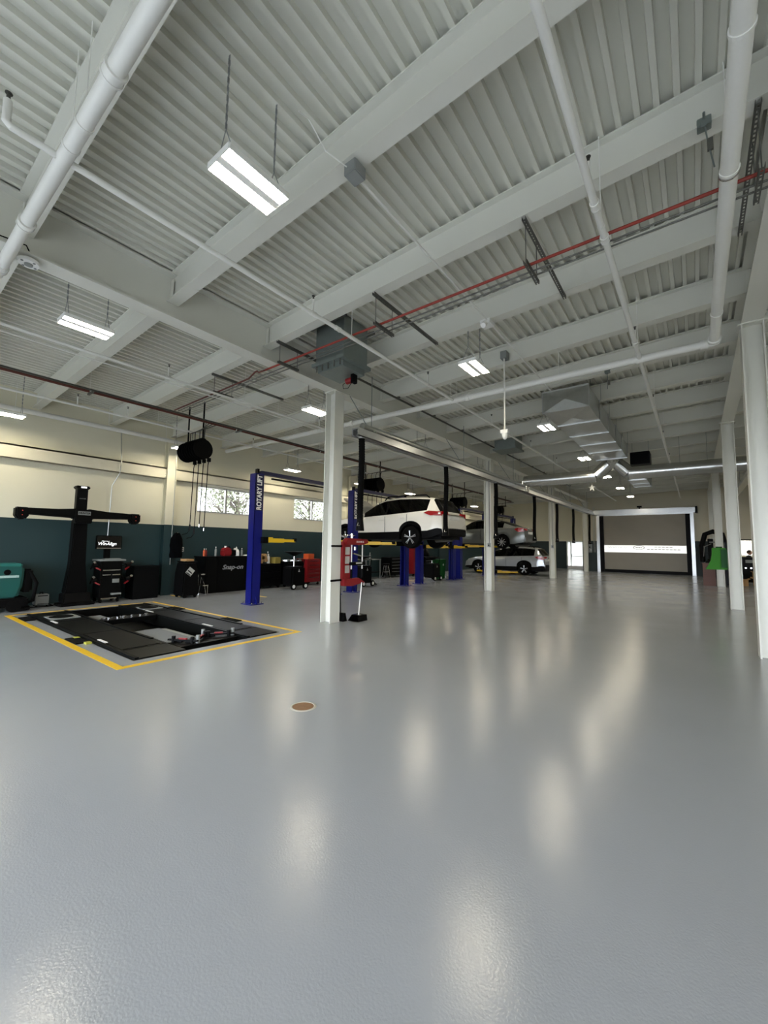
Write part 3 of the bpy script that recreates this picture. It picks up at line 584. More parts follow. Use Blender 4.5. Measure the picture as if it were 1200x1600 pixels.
# ------------------------------------------------------------------ two-post lifts
XL = -9.2
def lift(yn, yf, arm_z, arms, label, top=3.4, farms=None):
    t = thing('two_post_lift', label, 'car lift', (XL, yn, 0))
    for y, s in ((yn, 1), (yf, -1)):
        p = MB(); w2, dp = .125, .26
        ya, yb = sorted((y-s*.13, y+s*.13))
        back = y-s*.13
        p.box(XL-w2, XL+w2, min(back, back+s*.012), max(back, back+s*.012), 0, top)
        for q in (-1, 1):
            p.box(min(XL+q*w2, XL+q*(w2-.012)), max(XL+q*w2, XL+q*(w2-.012)), ya, yb, 0, top)
            e = y+s*.13; p.box(min(XL+q*w2, XL+q*(w2-.05)), max(XL+q*w2, XL+q*(w2-.05)), min(e, e-s*.012), max(e, e-s*.012), 0, top)
        post = p.build('post', M_BLUE, t)
        bp = MB().box(XL-.22, XL+.22, y-.19, y+.19, 0, .02)
        for q in (-1, 1):
            bp.add([(XL+q*.125, y-.01, .02), (XL+q*.21, y-.01, .02), (XL+q*.125, y-.01, .2), (XL+q*.125, y+.01, .02), (XL+q*.21, y+.01, .02), (XL+q*.125, y+.01, .2)], [(0, 1, 2), (3, 5, 4), (0, 3, 4, 1), (1, 4, 5, 2), (0, 2, 5, 3)])
        bp.build('base_plate', M_BLUE, t)
        for dx in (-.19, .19):
            for dy in (-.15, .15): MB().cyl((XL+dx, y+dy, .02), (XL+dx, y+dy, .06), .018, n=6).build('anchor_bolt', M_CHROME, t)
        MB().cyl((XL+.02, y, .1), (XL+.02, y, 3.3), .028, n=10).build('hydraulic_cylinder', M_CHROME, t, smooth=True)
        MB().box(XL-.105, XL+.105, y-.09, y+s*.0+.09, arm_z-.05, arm_z+.55).build('carriage', M_BLACKM, t)
        yo = y+s*.17; MB().box(XL-.24, XL+.24, min(y+s*.09, yo+s*.08), max(y+s*.09, yo+s*.08), arm_z-.05, arm_z+.12).build('arm_yoke', M_BLACKM, t)
        MB().box(XL-.05, XL+.05, y-.03, y+.03, top, top+.14).build('cable_pulley', M_BLACK, t)
        MB().box(XL+w2, XL+w2+.004, ya+.01, yb-.01, 2.42, top-.02).build('label_plate', M_DBLUE, post)
        if s > 0:
            text('lettering', 'ROTARY LIFT', .2, frame((XL+w2+.0055-XL, y-yn, 2.9), (0, 0, 1), (0, -1, 0)), M_WHITE, post, bold=.007, sx=.77)
            MB().add([(XL+w2+.006, y+.06, 2.44), (XL+w2+.006, y-.02, 2.44), (XL+w2+.006, y-.08, 2.5), (XL+w2+.006, y+.0, 2.5)], [(0, 1, 2, 3)]).build('label_mark', M_REDP, post)
        for dx, dy, L in (farms if farms and s < 0 else arms):
            a = Vector((XL+(.17 if dx > 0 else -.17), yo, arm_z+.03)); dd = Vector((dx, s*dy, 0)); dd.normalize()
            arm = MB().bar(a, a+dd*L*.62, .1, .11).bar(a-dd*.05+Vector((0, 0, .06)), a+dd*L*.25+Vector((0, 0, .06)), .09, .05)
            arm = arm.build('swing_arm', M_YEL, t, bevel=.008)
            MB().bar(a+dd*L*.55, a+dd*L, .075, .075).build('arm_extension', M_YEL, arm)
            e = a+dd*L; MB().cyl(e+Vector((0, 0, -.02)), e+Vector((0, 0, .07)), .06, n=12).build('lift_pad', M_RUB, arm)
    ov = MB().box(XL-.06, XL+.06, yn+.1, yf-.1, top-.0, top+.1); ov.build('overhead_beam', M_DBLUE, t)
    for y, s in ((yn, 1), (yf, -1)): MB().bar((XL, y, top-.02), (XL, y+s*.16, top+.06), .1).build('overhead_elbow', M_DBLUE, t)
    MB().box(XL+.0, XL+.06, yn+.45, yf-.45, top-.09, top-.05).build('shutoff_bar', M_BLACK, t)
    return t
ARM = [(.75, .62, .95), (-.75, .62, .95)]
lift(6.53, 9.5, 1.62, [(.1, 1, .95), (-.4, 1, .8)], farms=[(1, .02, .7)], label= 'empty blue two-post lift closest to the alignment bay')
lift(10.39, 13.5, 1.60, [(1.0, .5, 1.15), (-1.0, .5, 1.1)], 'blue two-post lift holding up the white SUV')
lift(14.6, 17.5, 1.5, [(.9, .5, 1.0), (-.9, .5, 1.0)], 'empty blue two-post lift between the white SUV and the grey sedan')
lift(18.2, 21.35, 1.56, [(1.0, .45, 1.15), (-1.0, .45, 1.1)], 'blue two-post lift holding up the grey sedan')
lift(22.3, 25.7, .14, [(1.0, .5, 1.2), (-1.0, .5, 1.2)], 'lowered blue two-post lift over the silver wagon')
# ------------------------------------------------------------------ cars
def interp(tab, x):
    if x <= tab[0][0]: return tab[0][1]
    for (a, va), (b, vb) in zip(tab[:-1], tab[1:]):
        if x <= b: return va+(vb-va)*(x-a)/(b-a)
    return tab[-1][1]
def make_car(name, label, X0, Yc, Z0, P):
    """car facing -X; local x forward from the rear axle, local z up from the tyre contact plane"""
    t = thing(name, label, 'car', (X0, Yc, Z0), math.pi)
    wb, xr, xf, Wd, r = P['wb'], -P['ro'], P['wb']+P['fo'], P['W']/2, P['r']
    top, belt, sill = P['top'], P['belt'], P['sill']; ra = r+.075
    xs = set(round(xr+(xf-xr)*k/70, 4) for k in range(71)) | set(p[0] for p in top)
    for c in (0, wb):
        for k in range(21): xs.add(round(c+ra*math.cos(math.pi*k/20), 4))
    for a, b in P['side']: xs |= {a, b}
    for a, b in (P['ws'], P['rw']): xs |= {a, b}
    xs = sorted(x for x in xs if xr <= x <= xf)
    xs = [x for i, x in enumerate(xs) if i == 0 or x-xs[i-1] > .004 or x in (xf,)]
    def sec(x):
        zt = interp(top, x); s_f = max(0, (x-(xf-.75))/.75); s_r = max(0, (xr+.5-x)/.5)
        w_ = Wd*(1-.2*s_f**2.2-.1*s_r**2.2)
        zb = min(interp(belt, x), zt-.05); zl = sill+.06*s_f+P.get('rkick', .1)*s_r
        for c in (0, wb):
            if abs(x-c) < ra: zl = max(zl, r+math.sqrt(ra*ra-(x-c)**2))
        zl = min(zl, zb-.08)
        k = max(0, min(1, (zt-zb)/.5)); wr = w_*.86*(1-k)+P['roofw']*k
        rows = [(w_*.965, zl), (w_*1.0, zl+.28*(zb-zl)), (w_*1.005, zl+.62*(zb-zl)), (w_*.975, zb)]
        zr = zt-.06*k-.025
        rows += [(w_*.955+(wr-w_*.955)*q, zb+.012+(zr-zb-.012)*q**.92) for q in (.04, .36, .7, 1)]
        rows += [(wr*.86, zt-.014), (wr*.45, zt-.003), (0, zt)]
        return rows
    secs = [sec(x) for x in xs]; nr = len(secs[0])
    body, clad, pil = MB(), MB(), {}; glass = {}; sw0, sw1 = min(a for a, b in P['side']), max(b for a, b in P['side'])
    for i in range(len(xs)-1):
        xm = (xs[i]+xs[i+1])/2
        for j in range(nr-1):
            key = None
            if 4 <= j <= 6:
                for q, (a, b) in enumerate(P['side']):
                    if a <= xm <= b and secs[i][7][1]-secs[i][4][1] > .1 and secs[i+1][7][1]-secs[i+1][4][1] > .1: key = 'side_window%d' % q
            if j >= 7:
                if P['ws'][0] <= xm <= P['ws'][1]: key = 'windshield'
                if P['rw'][0] <= xm <= P['rw'][1]: key = 'rear_window'
            for s in (1, -1):
                q = [(xs[i], s*secs[i][j][0], secs[i][j][1]), (xs[i+1], s*secs[i+1][j][0], secs[i+1][j][1]), (xs[i+1], s*secs[i+1][j+1][0], secs[i+1][j+1][1]), (xs[i], s*secs[i][j+1][0], secs[i][j+1][1])]
                if s < 0: q.reverse()
                if j == nr-2: q = [v for n_, v in enumerate(q) if v not in q[:n_]]
                tgt = body if key is None else glass.setdefault((key, s if key.startswith('side') else 0), MB())
                if key is None and j == 0 and P['clad']: tgt = clad
                if key is None and 4 <= j <= 6 and sw0 < xm < sw1 and secs[i][7][1]-secs[i][4][1] > .1: tgt = pil.setdefault((sum(1 for a, b in P['side'] if a > xm), s), MB())
                tgt.add(q, [tuple(range(len(q)))])
    for i in (0, -1):
        for s in (1, -1):
            pl = [(xs[i], s*a, z) for a, z in secs[i]] + [(xs[i], 0, secs[i][0][1])]
            body.add(pl, [tuple(range(len(pl)))])
    for g in pil.values(): g.build('pillar_trim', M_BLACK, t, smooth=True, local=True)
    bo = body.build('body', P['paint'], t, smooth=True, local=True)
    if P['clad']: clad.build('lower_cladding', M_BLACK, t, smooth=True, local=True)
    for (k, s), g in glass.items(): g.build('side_window' if k.startswith('side') else k, M_CARG, t, smooth=True, local=True)
    # dark cabin and underbody
    MB().box(-.55, wb-.75, -Wd*.72, Wd*.72, .5, P['seat']).box(.9, 1.05, -Wd*.6, -.1, P['seat'], P['seat']+.55).box(.9, 1.05, .1, Wd*.6, P['seat'], P['seat']+.55).box(.0, .14, -Wd*.6, Wd*.6, P['seat'], P['seat']+.5).build('seats', M_BLACK, t, local=True)
    MB().box(xr+.15, xf-.2, -Wd+.28, Wd-.28, sill-.03, sill+.25).box(ra+.02, wb-ra-.02, -Wd+.04, Wd-.04, sill-.02, sill+.1).build('underbody', M_BLACK, t, local=True)
    MB().cyl((-.25, -.35, sill-.02), (-.9, -.35, sill+.02), .1, n=12).box(.1, wb-.6, -.12, .12, sill-.09, sill-.02).build('exhaust', M_DARKP, t, smooth=True, local=True)
    for c in (0, wb):
        for s in (1, -1):      # wheel-well liner
            m = MB()
            arc = [(c+ra*1.0*math.cos(a), r+ra*1.0*math.sin(a)) for a in [math.pi*k/12 for k in range(13)]]
            yi, yo = s*(Wd-.3), s*(Wd-.02)
            m.add([(x, yi, z) for x, z in arc]+[(x, yo, z) for x, z in arc], [(k, k+1, 14+k, 13+k) for k in range(12)]+[tuple(range(13))]); m.build('wheel_well', M_BLACK, t, local=True)
            yc = s*(Wd-.12)
            wh = MB().lathe([(r*.66, -.11), (r*.9, -.115), (r*.98, -.09), (r, -.05), (r, .05), (r*.98, .09), (r*.9, .115), (r*.66, .11)], (c, yc, r), 'Y', 28).build('wheel', M_RUB, t, smooth=True, local=True)
            R_ = r*.66; f_ = s*.10
            rim = MB().lathe([(R_, f_), (R_*.95, f_), (R_*.9, f_-s*.03)], (c, yc, r), 'Y', 28)
            for k in range(P['spokes']):
                a = 2*math.pi*k/P['spokes']+.3
                for da in ((-.12, .12) if P['spokes'] == 5 else (0,)):
                    u = Vector((math.cos(a+da), 0, math.sin(a+da))); u0 = Vector((math.cos(a), 0, math.sin(a)))
                    rim.bar(Vector((c, yc+f_-s*.012, r))+u0*R_*.1, Vector((c, yc+f_-s*.006, r))+u*R_*.95, .062 if P['spokes'] == 5 else .06, .02)
            rim.cyl((c, yc+f_-s*.03, r), (c, yc+f_, r), R_*.2, n=14)
            rim.build('rim', M_ALU, wh, local=True); MB().cyl((c, yc+f_-s*.06, r), (c, yc+f_-s*.05, r), R_*.94, n=24).build('brake_disc', M_DARKP, wh, local=True)
    surf = lambda x, j: secs[min(range(len(xs)), key=lambda i: abs(xs[i]-x))][j][0]
    for s in (1, -1):
        poly = P['tail']; n = len(poly)
        m = MB(); m.add([(x, s*(surf(x, 2)-.03), z) for x, z in poly]+[(x, s*(surf(x, 2)+.008), z) for x, z in poly], [tuple(range(n)), tuple(range(n, 2*n))]+[(k, (k+1) % n, n+(k+1) % n, n+k) for k in range(n)])
        tl = m.build('tail_light', M_TAIL, t, local=True)
        z0 = P['tail'][0][1]; MB().box(xr-.012, xr+.06, min(s*Wd*.5, s*Wd*.84), max(s*Wd*.5, s*Wd*.84), z0-.06, z0+.03).build('lens_inner', M_TAIL, tl, local=True)
        MB().box(P['tail'][-2][0]+.03, P['tail'][-2][0]+.1, s*(surf(xr+.1, 2)+.004)-.01, s*(surf(xr+.1, 2)+.004)+.01, z0-.06, z0-.01).build('reverse_lamp', M_WHITE, tl, local=True)
        zh = interp(top, xf-.12)-.1; MB().box(xf-.42, xf-.06, s*Wd*.62-.12, s*Wd*.62+.12, zh-.1, zh+.03).build('headlight', M_WHITE, t, local=True, bevel=.02)
        for x in P['handles']: 
            zb = interp(belt, x)-.13; MB().box(x-.09, x+.09, s*(surf(x, 2))-.005 if s > 0 else s*(surf(x, 2))-.035, s*(surf(x, 2))+.035 if s > 0 else s*(surf(x, 2))+.005, zb-.018, zb+.018).build('door_handle', P['paint'], t, local=True, bevel=.008)
        for x in P['seams']:
            zb = interp(belt, x); w2_ = surf(x, 2); MB().box(x-.004, x+.004, min(s*w2_, s*(w2_+.012)), max(s*w2_, s*(w2_+.012)), sill+.2, zb-.02).build('door_seam', M_BLACK, t, local=True)
        mx = P['ws'][1]-.42; zb = interp(belt, mx); MB().box(mx-.07, mx+.07, min(s*Wd, s*(Wd+.2)), max(s*Wd, s*(Wd+.2)), zb+.02, zb+.17).build('side_mirror', P['paint'], t, local=True, bevel=.03)
        if P['rails']:
            ra0, ra1, yr = P['rails'][0], P['rails'][1], s*(P['roofw']*.9)
            MB().tube([(ra0, yr, interp(top, ra0)-.02), (ra0+.12, yr, interp(top, ra0+.12)+.06), ((ra0+ra1)/2, yr, interp(top, (ra0+ra1)/2)+.055), (ra1-.12, yr, interp(top, ra1-.12)+.06), (ra1, yr, interp(top, ra1)-.02)], .022, 8).build('roof_rail', M_BLACK, t, smooth=True, local=True)
    zt_ = P['tail'][0][1]
    MB().box(xr-.02, xr+.02, -.3, .3, zt_-.22, zt_-.1).build('licence_plate', M_WHITE, t, local=True); MB().box(xr-.03, xr+.05, -.42, .42, zt_-.07, zt_-.04).build('tailgate_trim', M_CHROME, t, local=True)
    MB().box(xr-.03, xr+.25, -Wd*.86, Wd*.86, sill+.08, sill+.34).build('rear_bumper', M_BLACK if P['clad'] else P['paint'], t, bevel=.03, local=True)
    return t
CW = mat('white_car_paint', '#e9e6dd', .18, var=.01); CG = mat('grey_car_paint', '#6f726f', .22, .35, var=.02); CS = mat('silver_car_paint', '#a9acae', .22, .4, var=.02)
suv = make_car('suv', 'white SUV raised on a two-post lift with its hood open', -7.52, 12.27, 1.47, dict(wb=2.89, fo=.95, ro=1.16, W=1.88, r=.37, roofw=.66, sill=.34, rkick=.16, seat=.95, spokes=5, clad=True, paint=CW,
    top=[(-1.16, .9), (-1.14, 1.08), (-1.02, 1.26), (-.78, 1.66), (-.6, 1.71), (-.2, 1.75), (.6, 1.78), (1.2, 1.74), (1.6, 1.64), (2.1, 1.34), (2.45, 1.16), (3.0, 1.1), (3.5, 1.0), (3.76, .86), (3.84, .62)],
    belt=[(-1.16, 1.26), (0, 1.17), (1.2, 1.1), (2.5, 1.06)], side=[(-.62, .1), (.16, 1.0), (1.08, 2.1)], ws=(1.55, 2.42), rw=(-1.04, -.76),
    tail=[(-.52, 1.17), (-.72, 1.23), (-1.12, 1.19), (-1.15, 1.06), (-.78, 1.07)], handles=(.3, 1.2), seams=(.13, 1.04), rails=(-.55, 1.3)))
MB().add([(2.45, -.7, 1.14), (2.45, .7, 1.14), (2.75, .74, 1.5), (2.75, -.74, 1.5), (3.25, .7, 1.86), (3.25, -.7, 1.86), (3.4, .5, 1.9), (3.4, -.5, 1.9)], [(0, 1, 2, 3), (3, 2, 4, 5), (5, 4, 6, 7)]).add([(2.42, -.7, 1.16), (2.42, .7, 1.16), (2.72, .74, 1.53), (2.72, -.74, 1.53), (3.22, .7, 1.89), (3.22, -.7, 1.89), (3.38, .5, 1.93), (3.38, -.5, 1.93)], [(0, 1, 2, 3), (3, 2, 4, 5), (5, 4, 6, 7)]).build('open_hood', CW, suv, smooth=True, local=True)
make_car('sedan', 'grey sedan raised on the lift behind the second column', -7.4, 20.0, 1.48, dict(wb=2.75, fo=.95, ro=1.08, W=1.82, r=.325, roofw=.56, sill=.24, seat=.75, spokes=9, clad=False, paint=CG,
    top=[(-1.08, .72), (-1.07, .92), (-1.0, 1.02), (-.6, 1.09), (-.1, 1.3), (.4, 1.44), (.9, 1.49), (1.4, 1.45), (1.75, 1.33), (2.3, 1.03), (2.6, .97), (3.2, .88), (3.5, .76), (3.66, .6), (3.7, .45)],
    belt=[(-1.08, 1.0), (0, .99), (1.2, .94), (2.5, .9)], side=[(-.05, .42), (.48, 1.05), (1.12, 1.95)], ws=(1.5, 2.28), rw=(-.55, .2),
    tail=[(-.62, .93), (-.8, 1.01), (-1.03, .99), (-1.06, .82), (-.8, .8)], handles=(.4, 1.25), seams=(.2, 1.08), rails=None))
make_car('wagon', 'silver wagon parked on the floor beneath the lifted grey sedan', -7.74, 24.2, 0, dict(wb=2.745, fo=.95, ro=1.12, W=1.84, r=.345, roofw=.6, sill=.27, rkick=.12, seat=.8, spokes=5, clad=True, paint=CS,
    top=[(-1.12, .8), (-1.1, 1.0), (-.98, 1.14), (-.7, 1.48), (-.5, 1.55), (0, 1.6), (.7, 1.62), (1.25, 1.58), (1.65, 1.46), (2.1, 1.2), (2.4, 1.06), (3.0, .98), (3.4, .88), (3.64, .72), (3.7, .5)],
    belt=[(-1.12, 1.12), (0, 1.05), (1.2, 1.0), (2.5, .96)], side=[(-.55, .1), (.16, 1.0), (1.08, 2.0)], ws=(1.5, 2.36), rw=(-1.0, -.68),
    tail=[(-.6, 1.03), (-.78, 1.09), (-1.06, 1.05), (-1.1, .88), (-.8, .93)], handles=(.3, 1.2), seams=(.13, 1.04), rails=(-.5, 1.25)))
# ------------------------------------------------------------------ floor markings and the flush alignment rack
t = thing('floor_line_frame', 'yellow painted rectangle on the floor around the alignment rack', 'floor marking', (-8.55, 3.6, 0))
X0, X1, Y0, Y1, lw = -11.43, -5.66, 2.13, 5.08, .1
for nm, b in (('line', (X0, X1, Y0, Y0+lw)), ('line', (X0, X1, Y1-lw*.8, Y1)), ('line', (X0, X0+lw*.8, Y0+lw, Y1-lw*.8)), ('line', (X1-lw, X1, Y0+lw, Y1-lw*.8))): MB().box(*b, .0005, .002).build('painted_line', M_YLINE, t)
for lab, b in (('short yellow floor stripe beside the black machine by the wall', (-12.45, -11.9, 5.98, 6.06)), ('short yellow floor stripe behind the nearest lift post', (-10.6, -10.1, 7.6, 7.68)), ('short yellow floor stripe beyond the white SUV lift', (-10.6, -10.1, 15.5, 15.6))):
    tag(MB().box(*b, .0005, .002).build('floor_stripe', M_YLINE), lab, 'floor marking')
M_RACK = mat('rack_black_steel', '#060707', .5, var=.25, scale=5, bump=.1, bscale=30, spec=.18); M_RACK2 = mat('rack_dark_plate', '#090b0a', .42, var=.3, scale=4, bump=.08, spec=.18)
t = thing('alignment_rack', 'black flush-mounted scissor alignment rack inside the yellow rectangle', 'car lift', (-8.6, 3.6, -.3)); RK = t
xa, xb, ya, yb = PIT
MB().box(xa, xb, ya, yb, -.3, -.24).box(xa, xa+.03, ya, yb, -.24, -.005).box(xb-.03, xb, ya, yb, -.24, -.005).box(xa+.03, xb-.03, ya, ya+.03, -.24, -.005).box(xa+.03, xb-.03, yb-.03, yb, -.24, -.005).build('pit_frame', M_RACK, t)
for y0_, y1_ in ((2.45, 3.14), (4.16, 4.77)):
    rw = MB().box(xa+.04, xb-.03, y0_, y1_, -.2, .012).build('runway', M_RACK2, t, bevel=.006)
    for x in (-6.55, -8.2, -9.75): MB().box(x-.008, x+.008, y0_+.01, y1_-.01, .012, .015).build('plate_seam', M_BLACK, rw)
    MB().box(xa+.04, xb-.03, y0_, y0_+.05, .012, .028).build('wheel_curb', M_BLACKM, rw); MB().box(xa+.04, -7.0, y1_-.05, y1_, .012, .028).build('wheel_curb', M_BLACKM, rw)
    MB().box(-10.55, -10.05, y0_+.12, y1_-.08, .012, .03).build('turnplate', M_GREY, rw, bevel=.006); MB().cyl((-10.3, (y0_+y1_)/2, .03), (-10.3, (y0_+y1_)/2, .036), .2, n=28).build('turnplate_disc', M_BLACKM, rw)
    MB().box(-8.15, -6.6, y0_+.08, y1_-.08, .012, .02).build('slip_plate', M_RACK, rw)
    for x in (-9.75, -7.35): MB().box(x-.16, x+.16, y0_+.07, y0_+.11, .012, .0295).build('white_marker', M_WHITE, rw)
MB().box(-7.9, -6.3, 3.2, 3.62, -.24, -.01).build('floor_cover_plate', MF, t); MB().box(-10.2, -9.55, 3.16, 3.45, -.24, -.012).build('floor_cover_plate', MF, t)
MB().box(-7.85, -6.35, 3.64, 3.72, -.24, -.02).build('scissor_leg', M_GREY, t)
jb = MB().box(-9.4, -9.15, 3.16, 4.14, -.06, .03).build('rolling_jack', M_BLACKM, t, bevel=.01)
for k in range(6): MB().cyl((-9.28+.05*math.sin(k*2), 3.3+.14*k, .03), (-9.28+.05*math.sin(k*2), 3.3+.14*k, .07), .035, n=10).build('jack_fitting', M_CHROME, jb)
MB().box(-9.42, -9.38, 3.2, 4.1, .03, .045).build('jack_rail', M_CHROME, jb)
for (x, y) in ((-10.6, 2.32), (-7.75, 2.32), (-9.85, 4.9), (-7.6, 4.9)):
    tag(MB().box(x-.26, x+.26, y-.085, y+.085, .0005, .02).build('rubber_ramp_mat', M_RUB, bevel=.006), {(-10.6, 2.32): 'black rubber mat at the left near corner of the rack', (-7.75, 2.32): 'black rubber mat at the near long edge of the rack', (-9.85, 4.9): 'black rubber mat at the far edge of the rack by the console', (-7.6, 4.9): 'black rubber mat at the far edge of the rack by the lift'}[(x, y)], 'mat')
for x, y in ((-7.95, 2.375), (-7.44, 2.375)): tag(MB().box(x-.05, x+.05, y-.035, y+.04, .0205 if x < -7.5 else .0005, .026).build('yellow_tab', mat('olive_yellow', '#a8a83a', .6)), 'small yellow-green tab by the near edge mat, %s side' % ('left' if x < -7.7 else 'right'), 'marker')
def wheel_clamp(x, y, z, rz, label):
    c = thing('wheel_clamp', label, 'wheel clamp', (x, y, z), rz, 'wheel alignment clamps')
    MB().box(-.25, .25, -.02, .02, .03, .055).cyl((-.16, -.0, .0), (-.16, 0, .1), .03, n=10).cyl((.16, 0, 0), (.16, 0, .1), .03, n=10).build('clamp_bars', M_BLACKM, c, local=True)
    MB().box(-.07, .07, -.025, .025, .055, .075).build('red_grip', M_REDP, c, local=True, bevel=.008); MB().cyl((.22, .05, .0), (.22, .05, .12), .03, n=12).build('knob', M_GREY, c, local=True)
    MB().box(-.2, -.05, .03, .17, 0, .03).build('target_plate', M_BLACKM, c, local=True)
    return c
for i, (y, rz) in enumerate(((3.32, .5), (3.62, 2.3), (3.92, 1.0))): wheel_clamp(-6.42, y, .0, rz, ['red and black wheel clamp on the rack, nearest the front yellow corner', 'red and black wheel clamp lying in the middle of the row on the rack', 'red and black wheel clamp on the rack, nearest the lift side'][i])
MB().box(-6.62, -6.2, 3.18, 4.14, -.2, -.002).build('clamp_shelf', M_RACK, RK)
t = thing('floor_drain', 'round brown clean-out cover set in the grey floor', 'floor drain', (-3.06, 2.79, 0))
MB().cyl((-3.06, 2.79, .0005), (-3.06, 2.79, .004), .1, n=28).build('cover', mat('brown_cover', '#8c6a4c', .7, var=.2, scale=20), t)
MB().lathe([(.1, .0005), (.105, .006), (.115, .006), (.125, .0005)], (-3.06, 2.79, 0), n=28).build('rim', mat('pale_rim', '#b9b6ab', .5), t, smooth=True)
# ------------------------------------------------------------------ generic workshop pieces
def tool_cabinet(name, label, x0, x1, y0, y1, z0, z1, m, face='X', ndr=5, cat='tool cabinet', casters=True, hm=None):
    t = thing(name, label, cat, ((x0+x1)/2, (y0+y1)/2, 0)); hm = hm or M_CHROME
    MB().box(x0, x1, y0, y1, z0, z1).build('body', m, t, bevel=.012)
    h = (z1-z0-.1)/ndr
    for k in range(ndr):
        za = z0+.05+k*h
        if face == 'X': d = MB().box(x1, x1+.012, y0+.03, y1-.03, za+.008, za+h-.008).build('drawer', m, t, bevel=.004); MB().box(x1+.012, x1+.03, y0+.1, y1-.1, za+h-.04, za+h-.02).build('handle', hm, d)
        else: d = MB().box(x0+.03, x1-.03, y0-.012, y0, za+.008, za+h-.008).build('drawer', m, t, bevel=.004); MB().box(x0+.1, x1-.1, y0-.03, y0-.012, za+h-.04, za+h-.02).build('handle', hm, d)
    if casters:
        for x in (x0+.07, x1-.07):
            for y in (y0+.07, y1-.07): MB().cyl((x-.02, y, .05), (x+.02, y, .05), .05, n=12).box(x-.015, x+.015, y-.02, y+.02, .05, z0+.005).build('caster', M_RUB, t)
    return t
def bottle(name, label, x, y, z, h, r, m, capm, cat='bottle', group=None):
    t = thing(name, label, cat, (x, y, z), group=group)
    MB().lathe([(r, 0), (r, h*.62), (r*.85, h*.72), (r*.35, h*.82), (r*.35, h*.9)], (x, y, z), n=14).build('body', m, t, smooth=True); MB().cyl((x, y, z+h*.88), (x, y, z+h), r*.42, n=10).build('cap', capm, t)
    return t
def drain_cart(label, x, y, fz, rz=0):
    """used-oil drain: black tank on wheels, mast and funnel"""
    t = thing('oil_drain_cart', label, 'oil drain', (x, y, 0), rz)
    MB().box(-.28, .28, -.3, .3, .12, .78).build('tank', M_BLACK, t, bevel=.05, local=True)
    for s in (-1, 1):
        wv = MB().cyl((.29, s*.27, .11), (.34, s*.27, .11), .11, n=20).build('wheel', M_RUB, t, smooth=True, local=True); MB().cyl((.34, s*.27, .11), (.348, s*.27, .11), .06, n=16).build('hub', M_WHITE, wv, local=True)
    MB().cyl((0, 0, .78), (0, 0, fz-.12), .025, n=10).build('mast', M_CHROME, t, local=True)
    MB().lathe([(.03, fz-.14), (.06, fz-.12), (.34, fz), (.35, fz+.02), (.33, fz+.02), (.05, fz-.1)], (0, 0, 0), n=24).build('funnel', M_BLACK, t, smooth=True, local=True)
    MB().tube([(.26, -.2, .78), (.3, -.22, 1.02), (.3, .22, 1.02), (.26, .2, .78)], .014, 8).build('push_handle', M_BLACK, t, smooth=True, local=True)
    MB().add([(.281, -.04, .6), (.281, .04, .6), (.281, .04, .64), (.281, .012, .64), (.281, .012, .7), (.281, -.012, .7), (.281, -.012, .64), (.281, -.04, .64)], [tuple(range(8))]).build('logo_sticker', M_PAPER, t, local=True)
    return t
# ------------------------------------------------------------------ alignment tower and console
t = thing('alignment_tower', 'tall black wheel-alignment camera tower by the teal wall', 'alignment tower', (-12.25, 3.56, 0))
MB().box(-12.45, -11.95, 3.2, 3.92, 0, .07).prism([(-12.42, .07), (-12.0, .07), (-12.08, .3), (-12.4, .3)], 3.28, 3.84, 'Y').build('base', M_BLACK, t, bevel=.02)
MB().prism([(3.32, .3), (3.8, .3), (3.72, 1.0), (3.70, 2.1), (3.42, 2.1), (3.40, 1.0)], -12.4, -12.16, 'X').build('lower_column', M_BLACK, t, bevel=.02)
MB().box(-12.36, -12.18, 3.44, 3.67, 2.05, 2.9).build('upper_column', M_BLACKM, t, bevel=.015); MB().box(-12.4, -12.14, 3.41, 3.7, 2.86, 2.94).build('top_cap', M_BLACK, t, bevel=.02)
MB().box(-12.139, -12.136, 3.5, 3.62, 2.885, 2.92).build('top_lamp', mat('tower_lamp', '#ffffff', .3, emit=1.2), t)
ca = MB()
for s in (-1, 1):
    yc = 3.56; ye = yc+s*1.2
    ca.prism([(yc+s*.12, 2.02), (yc+s*.2, 2.12), (ye, 2.16), (ye+s*.03, 2.2), (ye, 2.3), (yc+s*.5, 2.32), (yc+s*.1, 2.36)], -12.2, -12.02, 'X')
ca.box(-12.2, -11.98, 3.38, 3.74, 2.0, 2.34).build('cross_beam', M_BLACKM, t, bevel=.02)
for s in (-1, 1):
    ye = 3.56+s*1.17; hd = MB().prism([(ye-.12, 2.31), (ye+.12, 2.31), (ye+.12, 2.12), (ye+.06, 2.03), (ye-.06, 2.03), (ye-.12, 2.12)], -12.21, -11.97, 'X').build('camera_head', M_BLACK, t, bevel=.03)
    for z in (2.13, 2.23): MB().cyl((-11.97, ye, z), (-11.962, ye, z), .007, n=10).build('indicator', M_RLED, hd)
bd = MB().box(-11.98, -11.97, 3.43, 3.69, 2.2, 2.29).build('name_badge', M_GREY, t)
text('badge_lettering', 'HUNTER', .065, frame((.2815, -.0, 2.245), (0, 1, 0), (0, 0, 1)), M_BLACK, t, shear=.2, bold=.002, sx=.95)
text('tower_lettering', 'HUNTER', .035, frame((.0715, 0, 2.62), (0, 1, 0), (0, 0, 1)), M_GREY, t)
t = thing('alignment_console', 'black alignment console cabinet with a monitor beside the tower', 'console', (-12.3, 4.27, 0))
MB().box(-12.55, -12.08, 4.02, 4.52, .12, 1.06).build('cabinet', M_BLACKM, t, bevel=.015); MB().box(-12.58, -12.02, 3.98, 4.58, 1.06, 1.1).build('worktop', M_GREY, t, bevel=.008)
